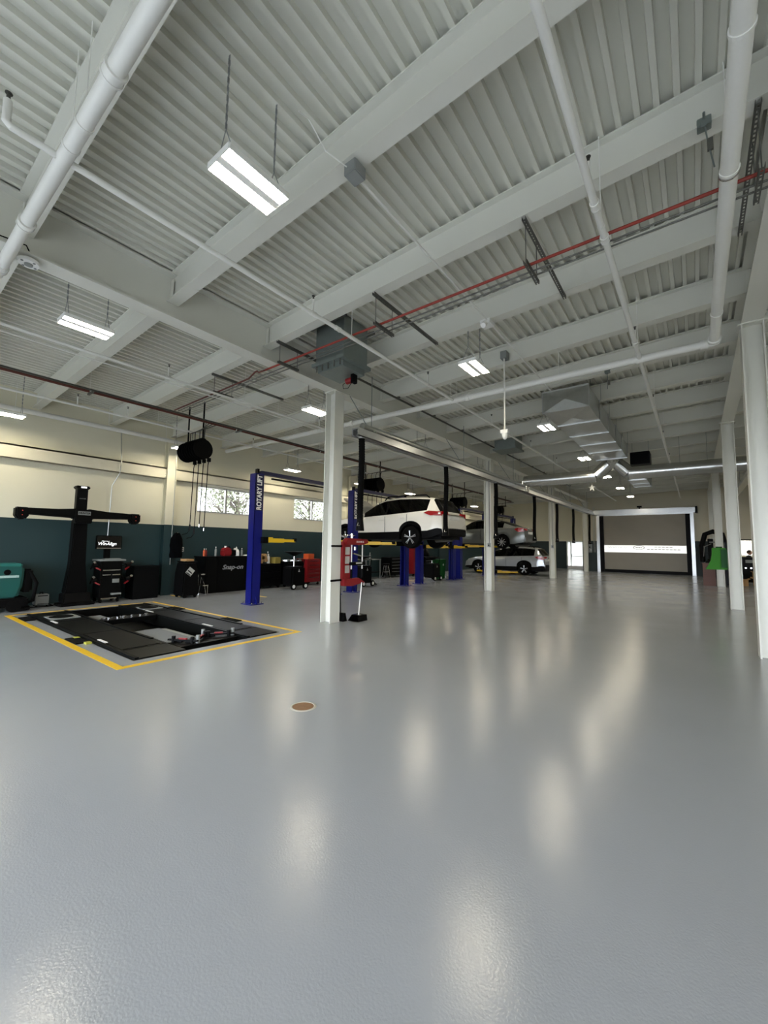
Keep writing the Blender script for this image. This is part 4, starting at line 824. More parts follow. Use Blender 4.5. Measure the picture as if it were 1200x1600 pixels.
for i, (z, a, b) in enumerate(((.82, 4.06, 4.48), (.70, 4.06, 4.26), (.70, 4.28, 4.48))):
    d = MB().box(-12.08, -12.065, a, b, z-.09, z+.02).build('drawer', M_BLACKM, t); MB().box(-12.065, -12.05, a+.01, b-.01, z-.005, z+.018).build('handle', M_CHROME, d)
MB().box(-12.068, -12.064, 4.3, 4.46, .5, .6).build('logo_sticker', M_GREY, t)
MB().box(-12.08, -12.0, 4.28, 4.5, .2, .24).build('printer_tray', M_GREY, t)
MB().box(-12.04, -12.02, 4.05, 4.4, .1, .13).build('foot_rail', M_CHROME, t)
for y in (4.07, 4.46):
    for x in (-12.5, -12.12): MB().cyl((x, y-.02, .055), (x, y+.02, .055), .055, n=12).box(x-.02, x+.02, y-.02, y+.02, .06, .13).build('caster', M_RUB, t)
MB().box(-12.5, -12.44, 4.2, 4.34, 1.1, 1.5).build('monitor_stand', M_BLACK, t)
mo = MB().box(-12.4, -12.35, 3.97, 4.57, 1.36, 1.72).build('monitor', M_BLACK, t, bevel=.01)
MB().box(-12.35, -12.346, 3.99, 4.55, 1.4, 1.7).build('screen', mat('screen_dark', '#07080a', .15, emit=.0), mo); MB().box(-12.352, -12.342, 3.99, 4.55, 1.375, 1.395).build('bezel_strip', M_CHROME, mo)
MSCR = mat('screen_text', '#ffffff', .4, var=0, emit=.9)
text('screen_lettering', 'WinAlign', .115, frame((-12.344-t.location.x, 4.22-t.location.y, 1.5), (0, 1, 0), (0, 0, 1)), MSCR, mo, shear=.25, bold=.001)
text('screen_lettering', 'Alignment', .045, frame((-12.344-t.location.x, 4.18-t.location.y, 1.57), (0, 1, 0), (0, 0, 1)), MSCR, mo, shear=.2)
kb = tag(MB().box(-12.25, -12.1, 4.1, 4.48, 1.1, 1.125).build('keyboard', M_GREY, bevel=.005), 'grey keyboard lying on the alignment console', 'keyboard')
for s, y in ((-1, 3.9), (1, 4.66)):
    for i, z in enumerate((.55, .92)):
        c = thing('wheel_clamp', 'wheel clamp hung on the %s side of the console, %s' % ('tower' if s < 0 else 'wall column', ['lower', 'upper'][i]), 'wheel clamp', (-12.2, y, z))
        MB().bar((-12.3, y+s*.02, z-.06), (-12.02, y+s*.06, z+.1), .03).bar((-12.3, y-s*.06, z+.1), (-12.02, y-s*.08, z-.02), .03).cyl((-12.1, y-.05, z+.02), (-12.1, y+.05, z+.04), .06, n=12).build('clamp_bars', M_BLACKM, c)
        MB().bar((-12.03, y-s*.0, z-.02), (-12.0, y-s*.1, z-.08), .03).build('red_grip', M_REDP, c); MB().cyl((-12.0, y+s*.05, z+.1), (-11.97, y+s*.05, z+.12), .035, n=10).build('knob', M_CHROME, c)
        MB().box(-12.3, -12.2, min(y, 4.27-s*-.26), max(y, 4.27+s*.26), z, z+.02).build('hook', M_BLACK, c)
tag(MB().box(-12.72, -12.2, 4.86, 5.52, 0, .88).box(-12.74, -12.18, 4.84, 5.54, .88, .9).build('equipment_box', M_BLACKM, bevel=.01), 'plain black cabinet between the console and the wall column', 'cabinet')
# ------------------------------------------------------------------ floor scrubber, charger
t = thing('floor_scrubber', 'teal floor-scrubbing machine at the left edge of the picture', 'floor scrubber', (-12.2, 1.9, 0))
MB().prism([(1.1, .28), (2.42, .28), (2.5, .55), (2.52, .98), (2.45, 1.03), (1.6, 1.06), (1.1, 1.0)], -12.55, -11.95, 'X').build('tank', M_TEAL, t, bevel=.05)
MB().box(-12.57, -11.93, 1.1, 2.47, .98, 1.05).build('lid', mat('light_teal', '#23736b', .4), t, bevel=.03)
MB().box(-11.948, -11.942, 2.08, 2.42, .74, .79).build('name_strip', mat('pale_lettering', '#a9c4bd', .5, var=.4, scale=60), t); MB().cyl((-11.95, 2.22, .86), (-11.93, 2.22, .86), .06, n=16).build('filler_cap', M_BLACK, t)
MB().box(-12.5, -12.0, 2.5, 2.68, .4, .92).build('control_console', M_BLACK, t, bevel=.04); MB().tube([(-12.0, 2.62, .85), (-11.96, 2.74, .6), (-12, 2.7, .2), (-12.05, 2.55, .15)], .035, 10).build('suction_hose', M_RUB, t, smooth=True)
MB().box(-12.5, -11.85, 1.2, 2.6, .1, .3).build('deck', M_BLACK, t, bevel=.03)
for y in (1.4, 2.35): MB().cyl((-11.92, y, .13), (-11.84, y, .13), .13, n=18).build('wheel', M_RUB, t, smooth=True)
MB().tube([(-12.4, 2.5, .06), (-12.2, 2.68, .05), (-11.9, 2.62, .05), (-11.85, 2.4, .05)], .03, 8).build('squeegee', M_RUB, t)
t = thing('battery_charger', 'small grey battery charger on the floor beside the scrubber', 'charger', (-12.6, 3.1, 0)); CH = t
MB().box(-12.72, -12.48, 2.96, 3.22, .03, .28).build('case', M_GREY, t, bevel=.012); MB().box(-12.478, -12.472, 3.0, 3.19, .235, .255).box(-12.478, -12.472, 3.0, 3.19, .05, .065).build('vent_slot', M_BLACK, t)
MB().tube([(-12.6, 3.06, .28), (-12.6, 3.07, .32), (-12.6, 3.11, .32), (-12.6, 3.12, .28)], .012, 8).build('handle', M_BLACK, t)
MB().tube([(-12.5, 3.2, .05), (-12.38, 3.28, .012), (-12.3, 3.1, .012), (-12.32, 2.8, .012), (-12.28, 2.75, .012)], .012, 6).build('cable', M_BLACK, t)
for x in (-12.69, -12.51):
    for y in (2.99, 3.19): MB().cyl((x, y, 0), (x, y, .035), .015, n=8).build('foot', M_RUB, t)
CH.location.y -= .1
# ------------------------------------------------------------------ equipment along the side wall beyond the console
t = thing('refrigerant_machine', 'black service machine with a slanted white sticker beside the wall column', 'service machine', (-11.75, 6.1, 0))
MB().prism([(5.86, .06), (6.34, .06), (6.3, .75), (6.22, 1.0), (5.94, 1.0), (5.88, .7)], -12.05, -11.5, 'X').build('housing', M_BLACK, t, bevel=.03)
R_ = Matrix.Rotation(math.radians(-38), 3, 'X')
st_ = MB().obox((-11.495, 6.05, .74), (.006, .19, .2), R_).build('sticker', M_PAPER, t); 
for k in (-.02, .05): MB().obox(Vector((-11.49, 6.05, .74))+R_ @ Vector((0, 0, -k-.03)), (.004, .15, .025 if k > 0 else .03), R_).build('sticker_print', M_BLACK, st_)
MB().box(-12.0, -11.55, 5.92, 6.28, 1.0, 1.03).build('top_tray', M_BLACKM, t); MB().tube([(-11.5, 6.34, .7), (-11.45, 6.42, .5), (-11.45, 6.4, .2)], .012, 8).build('hose', M_RUB, t)
for y in (5.95, 6.25): MB().cyl((-11.55, y-.02, .06), (-11.55, y+.02, .06), .06, n=14).cyl((-12, y-.02, .06), (-12, y+.02, .06), .06, n=14).build('wheel', M_RUB, t)
tag(MB().box(-11.95, -11.6, 5.98, 6.2, 1.031, 1.09).build('parts_carton', M_CARD, bevel=.004), 'flat cardboard carton on top of the black service machine', 'carton')
t = thing('step_frame', 'thin metal step frame between the black machine and the bench', 'step', (-11.7, 6.55, 0))
MB().tube([(-11.75, 6.46, .02), (-11.7, 6.5, .55), (-11.7, 6.6, .35), (-11.65, 6.64, .02)], .012, 6).box(-11.8, -11.55, 6.45, 6.65, .3, .325).box(-11.78, -11.6, 6.44, 6.56, .62, .65).bar((-11.79, 6.46, 0), (-11.79, 6.46, .62), .015).bar((-11.57, 6.64, 0), (-11.57, 6.64, .32), .015).build('frame', M_CHROME, t)
# jacket hung on the wall column
t = thing('hanging_jacket', 'black jacket hanging on the wall column', 'jacket', (-12.5, 6.1, 1.2))
jv = []
for k in range(9):
    z = 1.85-.75*k/8; wd = .06+.12*min(1, k/2)+.01*math.sin(k*2)
    jv += [(-12.55+.0, 6.12-wd, z), (-12.46+.02*math.sin(k), 6.1-wd*.4, z), (-12.44, 6.14+wd*.4, z), (-12.55, 6.14+wd, z)]
MB().add(jv, [(k*4+j, k*4+(j+1) % 4, (k+1)*4+(j+1) % 4, (k+1)*4+j) for k in range(8) for j in range(4)]+[(0, 1, 2, 3), (35, 34, 33, 32)]).build('cloth', mat('black_cloth', '#050608', .95, spec=.05), t, smooth=True); MB().cyl((-12.6, 6.13, 1.86), (-12.5, 6.13, 1.86), .01, n=6).build('hook', M_CHROME, t)
t = thing('wall_outlet', 'small white outlet box on the teal wall by the jacket', 'outlet', (XW+.02, 6.42, 1.35)); MB().box(XW+.0, XW+.05, 6.37, 6.47, 1.28, 1.42).build('box', M_WHITE, t); MB().box(XW+.05, XW+.056, 6.39, 6.45, 1.31, 1.34).box(XW+.05, XW+.056, 6.39, 6.45, 1.36, 1.39).build('sockets', M_BLACK, t)
t = thing('conduit_drop', 'thin conduit running down the cream wall behind the console', 'conduit', (XW+.05, 4.3, 1.7)); MB().tube([(XW+.04, 4.52, 4.7), (XW+.2, 4.52, 3.75), (XW+.2, 4.5, 3.45), (XW+.05, 4.38, 3.1), (XW+.04, 4.36, 1.7)], .012, 8).build('run', M_GALV, t, smooth=True)
t = thing('conduit_drop', 'thin conduit down the wall beside the wall column', 'conduit', (XW+.05, 6.2, 2)); MB().tube([(XW+.235, 6.0, 4.4), (XW+.235, 6.0, 3.3), (XW+.235, 5.98, .9)], .011, 8).build('run', M_GALV, t, smooth=True)
# long black workbench cabinet with lettering
t = thing('workbench', 'long black tool bench with silver lettering against the side wall', 'workbench', (-12.35, 7.7, 0))
MB().box(-12.68, -12.05, 6.8, 8.62, .05, 1.1).build('body', M_BLACKM, t, bevel=.012); MB().box(-12.7, -12.0, 6.78, 8.64, 1.1, 1.145).build('worktop', M_BLACKM, t, bevel=.008); MB().box(-12.6, -12.1, 6.85, 8.57, 0, .05).build('plinth', M_BLACK, t)
for a, b in ((6.84, 7.2), (7.23, 8.2), (8.23, 8.58)): MB().box(-12.05, -12.042, a, b, .12, 1.06).build('front_panel', M_BLACKM, t)
text('bench_lettering', 'Snap-on', .2, frame((.312, .05, .79), (0, 1, 0), (0, 0, 1)), mat('silver_lettering', '#a8aaac', .4), t, shear=.3, bold=.004, sx=1.15)
Z = 1.146
bottle('spray_can', 'orange spray can at the near end of the lettered bench', -12.25, 6.86, Z, .24, .033, M_ORANGE, M_WHITE)
bottle('spray_can', 'red spray can beside the orange can on the lettered bench', -12.3, 6.95, Z, .24, .033, M_REDP, M_WHITE)
bottle('spray_can', 'grey spray can standing alone on the lettered bench', -12.3, 7.28, Z, .3, .033, M_GREY, M_WHITE)
bottle('spray_can', 'pale spray can beside the white bag on the lettered bench', -12.25, 8.2, Z, .26, .035, M_GREY, M_WHITE)
t = thing('fuel_jug', 'red jug with a pale cap on the lettered bench', 'jug', (-12.3, 7.62, Z))
MB().prism([(7.5, Z), (7.78, Z), (7.8, Z+.18), (7.72, Z+.28), (7.58, Z+.28), (7.49, Z+.2)], -12.42, -12.18, 'X').build('body', M_REDP, t, bevel=.03); MB().cyl((-12.3, 7.62, Z+.27), (-12.3, 7.62, Z+.33), .04, n=12).build('cap', M_WHITE, t); MB().tube([(-12.3, 7.68, Z+.27), (-12.3, 7.76, Z+.33), (-12.3, 7.8, Z+.2)], .015, 8).build('handle', M_BLACK, t)
tag(MB().box(-12.45, -12.2, 7.8, 7.97, Z, Z+.2).build('toolbox', M_BLACK, bevel=.02), 'small black case beside the red jug on the lettered bench', 'case')
def lump(name, label, cat, x, y, z, sx, sy, sz, m, seed=0):
    rr = random.Random(seed); bm = bmesh.new(); bmesh.ops.create_icosphere(bm, subdivisions=3, radius=1)
    for v in bm.verts:
        k = 1+.18*math.sin(v.co.x*5+seed)+.14*math.sin(v.co.y*7+seed*2)+rr.uniform(-.05, .05); v.co = Vector((v.co.x*sx*k, v.co.y*sy*k, max(-.0, v.co.z+.25)*sz*k))
    me = bpy.data.meshes.new(name); bm.to_mesh(me); bm.free(); me.materials.append(m)
    for p in me.polygons: p.use_smooth = True
    o = bpy.data.objects.new(name, me); COL.objects.link(o); o.location = (x, y, z); return tag(o, label, cat)
lump('plastic_bag', 'crumpled white plastic bag on the lettered bench', 'bag', -12.3, 8.02, Z, .1, .09, .2, M_WHITE, 3)
lump('shop_rag', 'white rag lying at the far end of the lettered bench', 'rag', -12.25, 8.42, Z, .1, .16, .03, M_WHITE, 5)
# bench group between the first lift posts
t = tool_cabinet('storage_cabinet', 'low black cabinet loaded with cardboard beyond the first lift post', -12.6, -12.0, 8.75, 9.7, .08, .86, M_BLACKM, ndr=3, hm=M_BLACKM)
for i, (y, a) in enumerate(((8.85, .5), (9.0, -.4), (9.13, .25), (8.98, .9))):
    tag(MB().obox((-12.3, y, .98+.04*i), (.25, .12, .28), Matrix.Rotation(a, 3, 'X')).build('cardboard_piece', M_CARD, bevel=.006), 'torn cardboard piece heaped on the low cabinet, %s of the heap' % ['near end', 'middle', 'far end', 'top'][i], 'cardboard', 'cardboard heap')
bottle('fluid_bottle', 'white fluid bottle on the low black cabinet', -12.25, 9.3, .865, .34, .05, M_WHITE, M_WHITE); bottle('fluid_bottle', 'grey fluid bottle behind the white one on the low cabinet', -12.4, 9.38, .865, .42, .045, M_GREY, M_WHITE)
tag(MB().box(-12.35, -12.05, 9.45, 9.69, .865, 1.08).build('parts_box', mat('ochre_box', '#8a7a34', .7), bevel=.006), 'ochre parts box on the low black cabinet', 'box')
drain_cart('black oil drain cart with a wide funnel beyond the first lift', -11.35, 9.72, 1.28)
tool_cabinet('tool_cabinet', 'black tool cabinet with loose tools on top near the red chest', -12.6, -12.0, 9.85, 10.75, .1, .92, M_BLACKM, ndr=4, hm=M_BLACKM)
for i, (y, dy) in enumerate(((9.98, .12), (10.22, .2), (10.5, .15))):
    w_ = thing('hand_tool', 'loose pale hand tool on the black cabinet, %s in the row' % ORD[i], 'tool', (-12.2, y, .922), group='tools on the black cabinet'); MB().bar((-12.3, y-.05, .95), (-12.1, y+dy, .95), .05).build('shaft', M_CHROME, w_, bevel=.008); MB().box(-12.15, -12.02, y+dy-.06, y+dy+.04, .922, 1.0).build('grip', M_GREY, w_, bevel=.015)
tool_cabinet('tool_cabinet', 'red tool chest just left of the near white column', -12.5, -11.85, 10.8, 11.5, .12, 1.0, M_REDP, ndr=5)
tag(MB().box(-12.2, -11.9, 10.9, 11.2, 1.0, 1.2).build('parts_bin', M_ORANGE, bevel=.01), 'orange bin on the red tool chest', 'bin')
# benches and clutter below the white SUV
tool_cabinet('tool_cabinet', 'black tool cabinet along the wall under the white SUV hood', -12.6, -12.0, 12.85, 13.85, .1, .95, M_BLACKM, ndr=5, hm=M_BLACKM)
t = thing('work_table', 'steel frame work table seen under the white SUV', 'table', (-12.2, 14.9, 0)); MB().box(-12.6, -11.9, 14.4, 15.5, .88, .92).build('tabletop', M_GREY, t)
for x in (-12.56, -11.94):
    for y in (14.44, 15.46): MB().box(x-.02, x+.02, y-.02, y+.02, 0, .88).build('leg', M_GREY, t)
MB().box(-12.56, -11.94, 14.44, 15.46, .3, .33).build('shelf', M_BLACK, t)
bottle('fluid_bottle', 'tall bottle on the steel work table under the SUV', -12.1, 14.9, .92, .3, .04, M_GREY, M_WHITE)
t = thing('shop_stool', 'chrome rolling stool near the wall under the SUV', 'stool', (-11.9, 15.9, 0)); MB().lathe([(.0, .62), (.17, .62), (.18, .66), (.17, .7), (0, .71)], (-11.9, 15.9, 0), n=20).build('seat', M_BLACK, t, smooth=True); MB().lathe([(.165, .3), (.175, .31), (.165, .32)], (-11.9, 15.9, 0), n=20).build('foot_ring', M_CHROME, t)
for k in range(4): a = k*1.571+.4; MB().cyl((-11.9+.1*math.cos(a), 15.9+.1*math.sin(a), .62), (-11.9+.22*math.cos(a), 15.9+.22*math.sin(a), 0), .013, n=8).build('leg', M_CHROME, t)
drain_cart('black oil drain cart with white wheel hub in front of the SUV lift', -10.3, 12.2, 1.12, 0)
t = thing('air_hose', 'black hose curling on the floor beneath the white SUV', 'hose', (-10.6, 13.2, 0)); MB().tube([(-10.1, 12.55, .1), (-10.2, 13.0, .02), (-10.6, 13.4, .02), (-11.2, 13.6, .02), (-11.7, 13.9, .1), (-11.9, 14.0, .5)], .02, 8).build('run', M_RUB, t, smooth=True)
tool_cabinet('tool_cabinet', 'black tool cabinet against the wall between the two empty-lift posts', -12.6, -12.0, 16.4, 17.6, .1, .98, M_BLACKM, ndr=5, hm=M_GREY)
tool_cabinet('tool_cabinet', 'tall red tool chest behind the second pair of lift posts', -12.3, -11.7, 18.0, 18.9, .12, 1.5, M_REDP, ndr=8)
drain_cart('black oil drain cart beside the green wheeled bin', -9.75, 16.55, 1.05)
def bin_(label, x, y):
    t = thing('wheeled_bin', label, 'bin', (x, y, 0)); MB().add([(x+sx*.22*k, y+sy*.25*k, z) for z, k in ((.05, .8), (.9, 1)) for sx, sy in ((-1, -1), (1, -1), (1, 1), (-1, 1))], [(0, 1, 5, 4), (1, 2, 6, 5), (2, 3, 7, 6), (3, 0, 4, 7), (0, 3, 2, 1)]).build('tub', M_GREEND, t); MB().box(x-.25, x+.25, y-.28, y+.28, .9, .95).build('lid', M_GREEND, t, bevel=.015)
    for s in (-1, 1): MB().cyl((x-.2, y+s*.2, .08), (x-.2, y+s*.26, .08), .08, n=14).build('wheel', M_RUB, t)
    MB().cyl((x+.215, y, .7), (x+.222, y, .7), .05, n=12).build('emblem', M_PAPER, t)
bin_('green wheeled bin beside the far post of the empty lift', -9.7, 17.15); bin_('dark green wheeled bin behind the sedan lift posts', -10.1, 19.6)
tool_cabinet('tool_cabinet', 'black tool cabinet against the wall behind the sedan lift', -12.6, -12.0, 19.6, 20.8, .1, .98, M_BLACKM, ndr=5, hm=M_GREY)
lump('engine_cover', 'black engine part resting on the cabinet behind the sedan lift', 'engine part', -12.3, 20.2, .98, .2, .25, .3, M_BLACK, 8)
# ------------------------------------------------------------------ hose reels over the bays
def reel_bank(x, y, z, label, n=4, guns=True):
    t = thing('hose_reel_bank', label, 'hose reel', (x, y, z))
    fr = MB().box(x-.42, x+.42, y-.06, y+.06, z+.22, z+.28); 
    for s in (-1, 1): fr.bar((x+s*.38, y, z+.28), (x+s*.38, y, roofz(x)-.02), .03)
    fr.build('mount_frame', M_BLACK, t)
    for k in range(n):
        xk = x-.36+.24*k
        r_ = MB().lathe([(.05, -.07), (.26, -.07), (.265, -.065), (.26, -.06), (.12, -.058), (.12, .058), (.26, .06), (.265, .065), (.26, .07), (.05, .07)], (xk, y, z), 'X', 24).build('reel', M_BLACK, t, smooth=True)
        MB().lathe([(.121, -.05), (.18, -.045), (.19, 0), (.18, .045), (.121, .05)], (xk, y, z), 'X', 20).build('wound_hose', M_RUB, r_, smooth=True)
        MB().box(xk-.04, xk+.04, y+.17, y+.24, z-.3, z-.2).bar((xk, y, z+.22), (xk, y+.2, z-.25), .02).build('guide_arm', M_BLACK, t)
        zb = (1.95 if k % 2 else 2.05) if guns else 3.3
        h = MB().tube([(xk, y+.2, z-.25), (xk-.01, y+.19, z-.4), (xk-.03, y+.18, zb+.3), (xk-.04, y+.18, zb)], .011, 6).build('hanging_hose', M_RUB, t)
        if k < 2 and guns: MB().bar((xk-.04, y+.18, zb), (xk-.05, y+.17, zb-.16), .035).tube([(xk-.05, y+.17, zb-.16), (xk-.06, y+.12, zb-.24), (xk-.08, y+.0, zb-.28)], .01, 6).build('dispense_gun', M_BLACKM, h)
        else: MB().tube([(xk-.04, y+.18, zb), (xk-.045, y+.18, zb-.08)], .014, 6).build('air_coupler', M_CHROME, h)
        MB().tube([(xk, y+.05, z+.2), (xk, y+.05, 4.42), (xk+.1, y+.0, 4.5), (-9.45, y-.1*k, 4.52)], .012, 6).build('supply_pipe', M_DARKP, t)
    return t
reel_bank(-10.5, 5.48, 3.99, 'bank of black hose reels hanging near the wall column'); reel_bank(-10.4, 12.9, 4.0, 'bank of black hose reels above the white SUV hood', guns=False)
reel_bank(-10.4, 20.5, 4.0, 'bank of black hose reels above the grey sedan', guns=False); reel_bank(-10.4, 26.6, 4.05, 'bank of black hose reels farthest from the camera', n=3, guns=False)
# ------------------------------------------------------------------ red compressor strapped to the near column, dustpan
t = thing('strut_compressor', 'red strut spring compressor strapped to the near white column', 'spring compressor', (-5.8, 6.45, .75))
xs_ = -5.8
MB().box(xs_-.05, xs_+.03, 6.22, 6.30, .78, 1.62).box(xs_-.05, xs_, 6.30, 6.5, .78, 1.58).build('back_frame', M_REDP, t, bevel=.008)
for z in (1.05, 1.24, 1.43): MB().box(xs_+.0, xs_+.004, 6.31, 6.46, z-.075, z+.08).build('instruction_panel', M_PAPER, t)
MB().prism([(6.24, 1.6), (6.36, 1.7), (6.98, 1.68), (7.0, 1.6), (6.8, 1.56), (6.3, 1.56)], xs_-.06, xs_+.07, 'X').build('top_head', M_REDP, t, bevel=.01)
text('head_lettering', 'BRANICK', .06, frame((xs_+.072-t.location.x, 6.72-t.location.y, 1.625-.75), (0, 1, 0), (0, 0, 1)), M_WHITE, t)
MB().prism([(6.24, .72), (6.5, .7), (6.92, .76), (6.72, .86), (6.24, .86)], xs_-.05, xs_+.06, 'X').build('foot_bracket', M_REDP, t, bevel=.01)
for y in (6.5, 6.85): 
    for a, b in ((1.05, 1.56), (.86, 1.05)): MB().cyl((xs_+.02, y, a), (xs_+.02, y, b), .014 if a > 1 else .02, n=10).build('guide_rod', M_WHITE if a > 1 else M_BLACK, t)
MB().box(xs_-.03, xs_+.08, 6.45, 6.9, 1.13, 1.2).build('lower_jaw', M_BLACKM, t, bevel=.01); MB().box(xs_+.08, xs_+.084, 6.58, 6.78, 1.16, 1.19).build('jaw_label', M_PAPER, t)
MB().bar((xs_+.03, 6.55, 1.38), (xs_+.03, 6.82, 1.32), .025).cyl((xs_+.04, 6.58, 1.45), (xs_+.04, 6.58, 1.52), .03, n=10).build('upper_hook', M_CHROME, t)
MB().cyl((xs_+.0, 6.3, 1.76), (xs_, 6.62, 1.76), .008, n=8).cyl((xs_, 6.28, 1.76), (xs_, 6.31, 1.76), .018, n=8).cyl((xs_, 6.52, 1.7), (xs_, 6.52, 1.8), .03, n=10).build('crank', M_CHROME, t)
for z in (1.53, .84): MB().box(XG-.15, XG+.16, 6.2, 6.24, z-.02, z+.02).box(XG+.137, XG+.16, 5.92, 6.24, z-.02, z+.02).build('column_strap', M_BLACK, t)
t = thing('dustpan', 'black lobby dustpan with a white handle at the foot of the near column', 'dustpan', (-5.6, 6.6, 0))
MB().add([(-5.78, 6.42, .0), (-5.5, 6.42, 0), (-5.5, 6.72, 0), (-5.78, 6.72, 0), (-5.74, 6.5, .12), (-5.54, 6.5, .12), (-5.52, 6.72, .12), (-5.76, 6.72, .12)], [(0, 3, 2, 1), (4, 5, 6, 7), (1, 2, 6, 5), (0, 4, 7, 3), (2, 3, 7, 6)]).build('pan', M_BLACK, t); MB().box(-5.73, -5.55, 6.52, 6.62, .121, .125).build('metal_plate', M_CHROME, t)
MB().cyl((-5.64, 6.6, .12), (-5.62, 6.66, .78), .012, n=10).build('handle', M_WHITE, t, smooth=True)
t = thing('floor_broom', 'black broom head tucked behind the near column', 'broom', (-5.75, 6.3, 0)); MB().prism([(6.26, 0), (6.38, 0), (6.33, .17), (6.28, .17)], -5.98, -5.76, 'X').build('bristles', M_BLACK, t); MB().cyl((-5.87, 6.3, .16), (-5.9, 6.27, 1.2), .011, n=8).build('handle', M_BLACK, t)
# ------------------------------------------------------------------ far right corner
t = thing('green_tank', 'green flared plastic tank hung beside the second right-hand column', 'tank', (.55, 15.0, .95))
pf = [(.2, 1.02), (.68, 1.02), (.66, 1.62), (.36, 1.62), (.355, 1.42), (.32, 1.25), (.26, 1.12)]
MB().prism(pf, 14.66, 14.98, 'Y').build('shell', M_GREEN, t, bevel=.012); MB().cyl((.52, 14.82, 1.62), (.52, 14.82, 1.655), .07, n=14).build('filler_cap', M_GREEND, t); MB().box(.55, .69, 14.56, 14.98, 1.08, 1.58).build('mount_bracket', M_GREEND, t)
for z in (1.24, 1.54): MB().cyl((.66, 14.7, z), (.73, 14.7, z), .025, n=10).build('mount_bolt', M_WHITE, t)
t = thing('brown_cabinet', 'brown cabinet beside the third right-hand column', 'cabinet', (.45, 23.4, 0)); MB().box(.22, .66, 23.2, 23.7, 0, .95).build('body', M_BROWN, t, bevel=.01); MB().box(.2, .68, 23.18, 23.72, .95, .98).build('top', M_BROWN, t)
t = thing('tyre_changer', 'black tyre-changing machine against the far wall by the door', 'tyre machine', (.75, 29.3, 0))
MB().box(.4, 1.2, 28.9, 29.8, 0, .95).build('cabinet', M_BLACK, t, bevel=.03); MB().box(.55, .8, 29.5, 29.75, .95, 2.2).build('mast', M_BLACK, t, bevel=.02); MB().tube([(.3, 29.4, .9), (.28, 29.4, 1.8), (.45, 29.4, 2.45), (.8, 29.4, 2.6), (1.2, 29.4, 2.45), (1.3, 29.4, 1.9)], .13, 12).build('arched_shield', M_BLACK, t, smooth=True)
MB().lathe([(.05, .95), (.3, .97), (.3, 1.05), (.05, 1.06)], (.8, 29.25, 0), n=20).build('turntable', M_BLACKM, t); MB().bar((.65, 29.5, 2.0), (1.0, 29.2, 2.0), .08).cyl((1.0, 29.2, 1.3), (1.0, 29.2, 2.1), .03, n=8).build('tool_arm', M_GREY, t)
MB().tube([(.36, 29.2, 1.2), (.4, 29.1, 1.75), (.7, 29.1, 1.9)], .02, 8).build('air_line', M_CHROME, t); MB().tube([(.38, 28.85, .9), (.34, 28.8, .3), (.55, 28.75, .2), (.7, 28.8, .8)], .015, 8).build('pedal_hose', M_GREY, t)
t = tool_cabinet('tool_cabinet', 'black cabinet standing right behind the third right-hand column', 1.0, 1.5, 23.0, 23.6, .05, 1.9, M_BLACKM, face='Y', ndr=4, casters=False, hm=M_BLACKM)
t = thing('service_counter', 'black service cabinet in front of the seated person', 'cabinet', (2.2, 27.5, 0)); MB().box(1.8, 2.9, 27.2, 27.7, .35, 1.2).build('body', M_BLACKM, t, bevel=.015); MB().box(1.78, 2.92, 27.18, 27.72, 1.2, 1.24).build('top', M_BLACK, t); MB().box(1.95, 2.25, 27.19, 27.2, .95, 1.1).build('display', M_GREY, t)
for x in (1.95, 2.15): MB().cyl((x, 27.2, .7), (x, 27.17, .7), .04, n=10).build('knob', M_CHROME, t)
MB().box(1.85, 2.85, 27.25, 27.65, 0, .35).build('plinth', M_BLACK, t)
for i, (x, y, z, s, rz) in enumerate(((1.6, 24.2, 0, .32, .2), (2.2, 24.7, 0, .36, -.2), (2.18, 24.7, .345, .28, .5), (2.55, 24.05, 0, .28, .1))):
    t = thing('cardboard_box', ['open cardboard box at the left of the pile behind the right column', 'larger cardboard box at the back of the pile', 'tilted cardboard box on top of the pile', 'small cardboard box at the right of the pile'][i], 'carton', (x, y, z), rz, 'cardboard pile')
    h = s*.5; MB().box(-h, h, -h, h, 0, s*.9).build('body', M_CARD, t, local=True)
    for q in (-1, 1): MB().obox((q*(h+s*.15), 0, s*.95), (s*.35, s*.95, .006), Matrix.Rotation(-q*.5, 3, 'Y')).build('flap', M_CARD, t, local=True)
# seated person behind the counter, seen in profile
t = thing('person', 'person in dark clothing sitting behind the black service cabinet, facing right', 'person', (2.13, 28.3, 0))
def skin(name, J, E_, m, parent, sub=2):
    me = bpy.data.meshes.new('tmp'); me.from_pydata([j[0] for j in J], E_, []); o = bpy.data.objects.new('tmp', me); COL.objects.link(o)
    o.modifiers.new('s', 'SKIN'); 
    for i, j in enumerate(J): me.skin_vertices[0].data[i].radius = (j[1], j[1] if len(j) < 3 else j[2])
    me.skin_vertices[0].data[0].use_root = True
    u = o.modifiers.new('u', 'SUBSURF'); u.levels = sub; u.render_levels = sub
    bpy.context.view_layer.update(); nm = bpy.data.meshes.new_from_object(o.evaluated_get(bpy.context.evaluated_depsgraph_get())); bpy.data.objects.remove(o)
    for p in nm.polygons: p.use_smooth = True
    nm.materials.clear(); nm.materials.append(m); o = bpy.data.objects.new(name, nm); COL.objects.link(o); o.parent = parent; return o
J = [((0, 0, .62), .15), ((0, 0, .85), .15), ((.03, 0, 1.1), .17), ((.04, 0, 1.24), .1), ((.05, 0, 1.32), .06), ((.05, -.19, 1.2), .075), ((.12, -.23, .98), .055), ((.36, -.16, .92), .04), ((.05, .19, 1.2), .075), ((.12, .23, .98), .055), ((.36, .16, .92), .04),
     ((.42, -.12, .6), .085), ((.44, -.12, .12), .055), ((.56, -.12, .06), .045), ((.42, .12, .6), .085), ((.44, .12, .12), .055), ((.56, .12, .06), .045)]
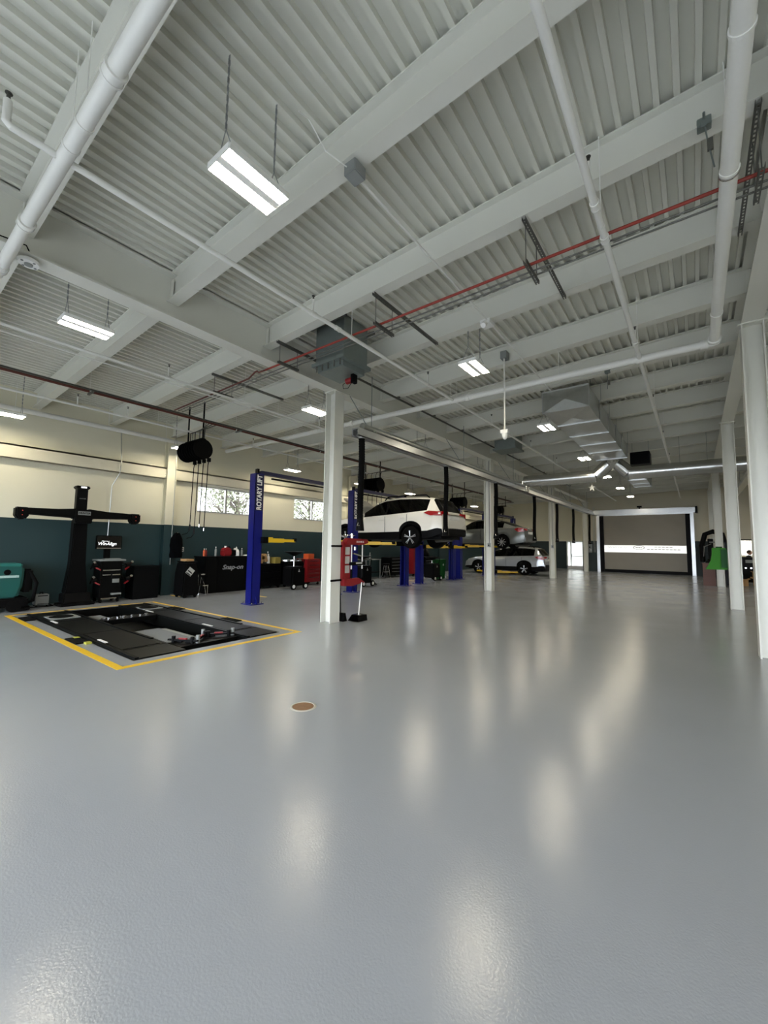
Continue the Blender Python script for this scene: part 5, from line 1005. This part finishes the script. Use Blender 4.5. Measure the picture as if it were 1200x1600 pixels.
skin('body', J, [(0, 1), (1, 2), (2, 3), (3, 4), (3, 5), (5, 6), (6, 7), (3, 8), (8, 9), (9, 10), (0, 11), (11, 12), (12, 13), (0, 14), (14, 15), (15, 16)], mat('dark_shirt', '#16171b', .85), t)
hd = bmesh.new(); bmesh.ops.create_uvsphere(hd, u_segments=20, v_segments=14, radius=1)
for v in hd.verts:
    x, y, z = v.co; nose = .018*max(0, 1-((y/.25)**2+((z+.1)/.25)**2)) if x > .6 else 0
    v.co = Vector((x*.098*(1-.12*max(0, -z))+nose+.075+.012*max(0, -z), y*.075, z*.12+1.46))
me = bpy.data.meshes.new('head'); hd.to_mesh(me); hd.free(); me.materials.append(M_SKIN)
for p in me.polygons: p.use_smooth = True
ho = bpy.data.objects.new('head', me); COL.objects.link(ho); ho.parent = t
hb = bmesh.new(); bmesh.ops.create_uvsphere(hb, u_segments=20, v_segments=14, radius=1)
bmesh.ops.delete(hb, geom=[v for v in hb.verts if v.co.z < -.25 or (v.co.x > .35 and v.co.z < .45)], context='VERTS')
for v in hb.verts: v.co = Vector((v.co.x*.106+.068, v.co.y*.083, v.co.z*.128+1.465))
me = bpy.data.meshes.new('hair'); hb.to_mesh(me); hb.free(); me.materials.append(M_HAIR); o = bpy.data.objects.new('hair', me); COL.objects.link(o); o.parent = t
for s in (-1, 1):
    MB().lathe([(0, -.008), (.02, -.006), (.024, 0), (.02, .006), (0, .008)], (.06, s*.076, 1.455), 'Y', 10).build('ear', M_SKIN, ho, smooth=True, local=True); MB().cyl((.168, s*.03, 1.475), (.172, s*.03, 1.475), .008, n=8).build('eye', M_BLACK, ho, local=True)
    h_ = [((.36, s*.16, .92), .035, .02), ((.43, s*.15, .915), .04, .018)]; F_ = []
    for q in range(4): b = len(h_); h_ += [((.48, s*(.12+.022*q), .915), .009), ((.52+.008*(q in (1, 2)), s*(.12+.022*q), .9), .008)]; F_ += [(1, b), (b, b+1)]
    b = len(h_); h_ += [((.41, s*.105, .915), .01), ((.445, s*.09, .905), .009)]; F_ += [(0, b), (b, b+1)]
    skin('hand', h_, [(0, 1)]+F_, M_SKIN, t, 1)
t = thing('office_stool', 'black stool under the seated person', 'stool', (2.13, 28.3, 0)); MB().lathe([(0, .44), (.2, .44), (.21, .48), (0, .49)], (2.13, 28.3, 0), n=20).build('seat', M_BLACK, t, smooth=True); MB().cyl((2.13, 28.3, .03), (2.13, 28.3, .44), .03, n=10).cyl((2.13, 28.3, 0), (2.13, 28.3, .03), .22, n=20).build('pedestal', M_CHROME, t)
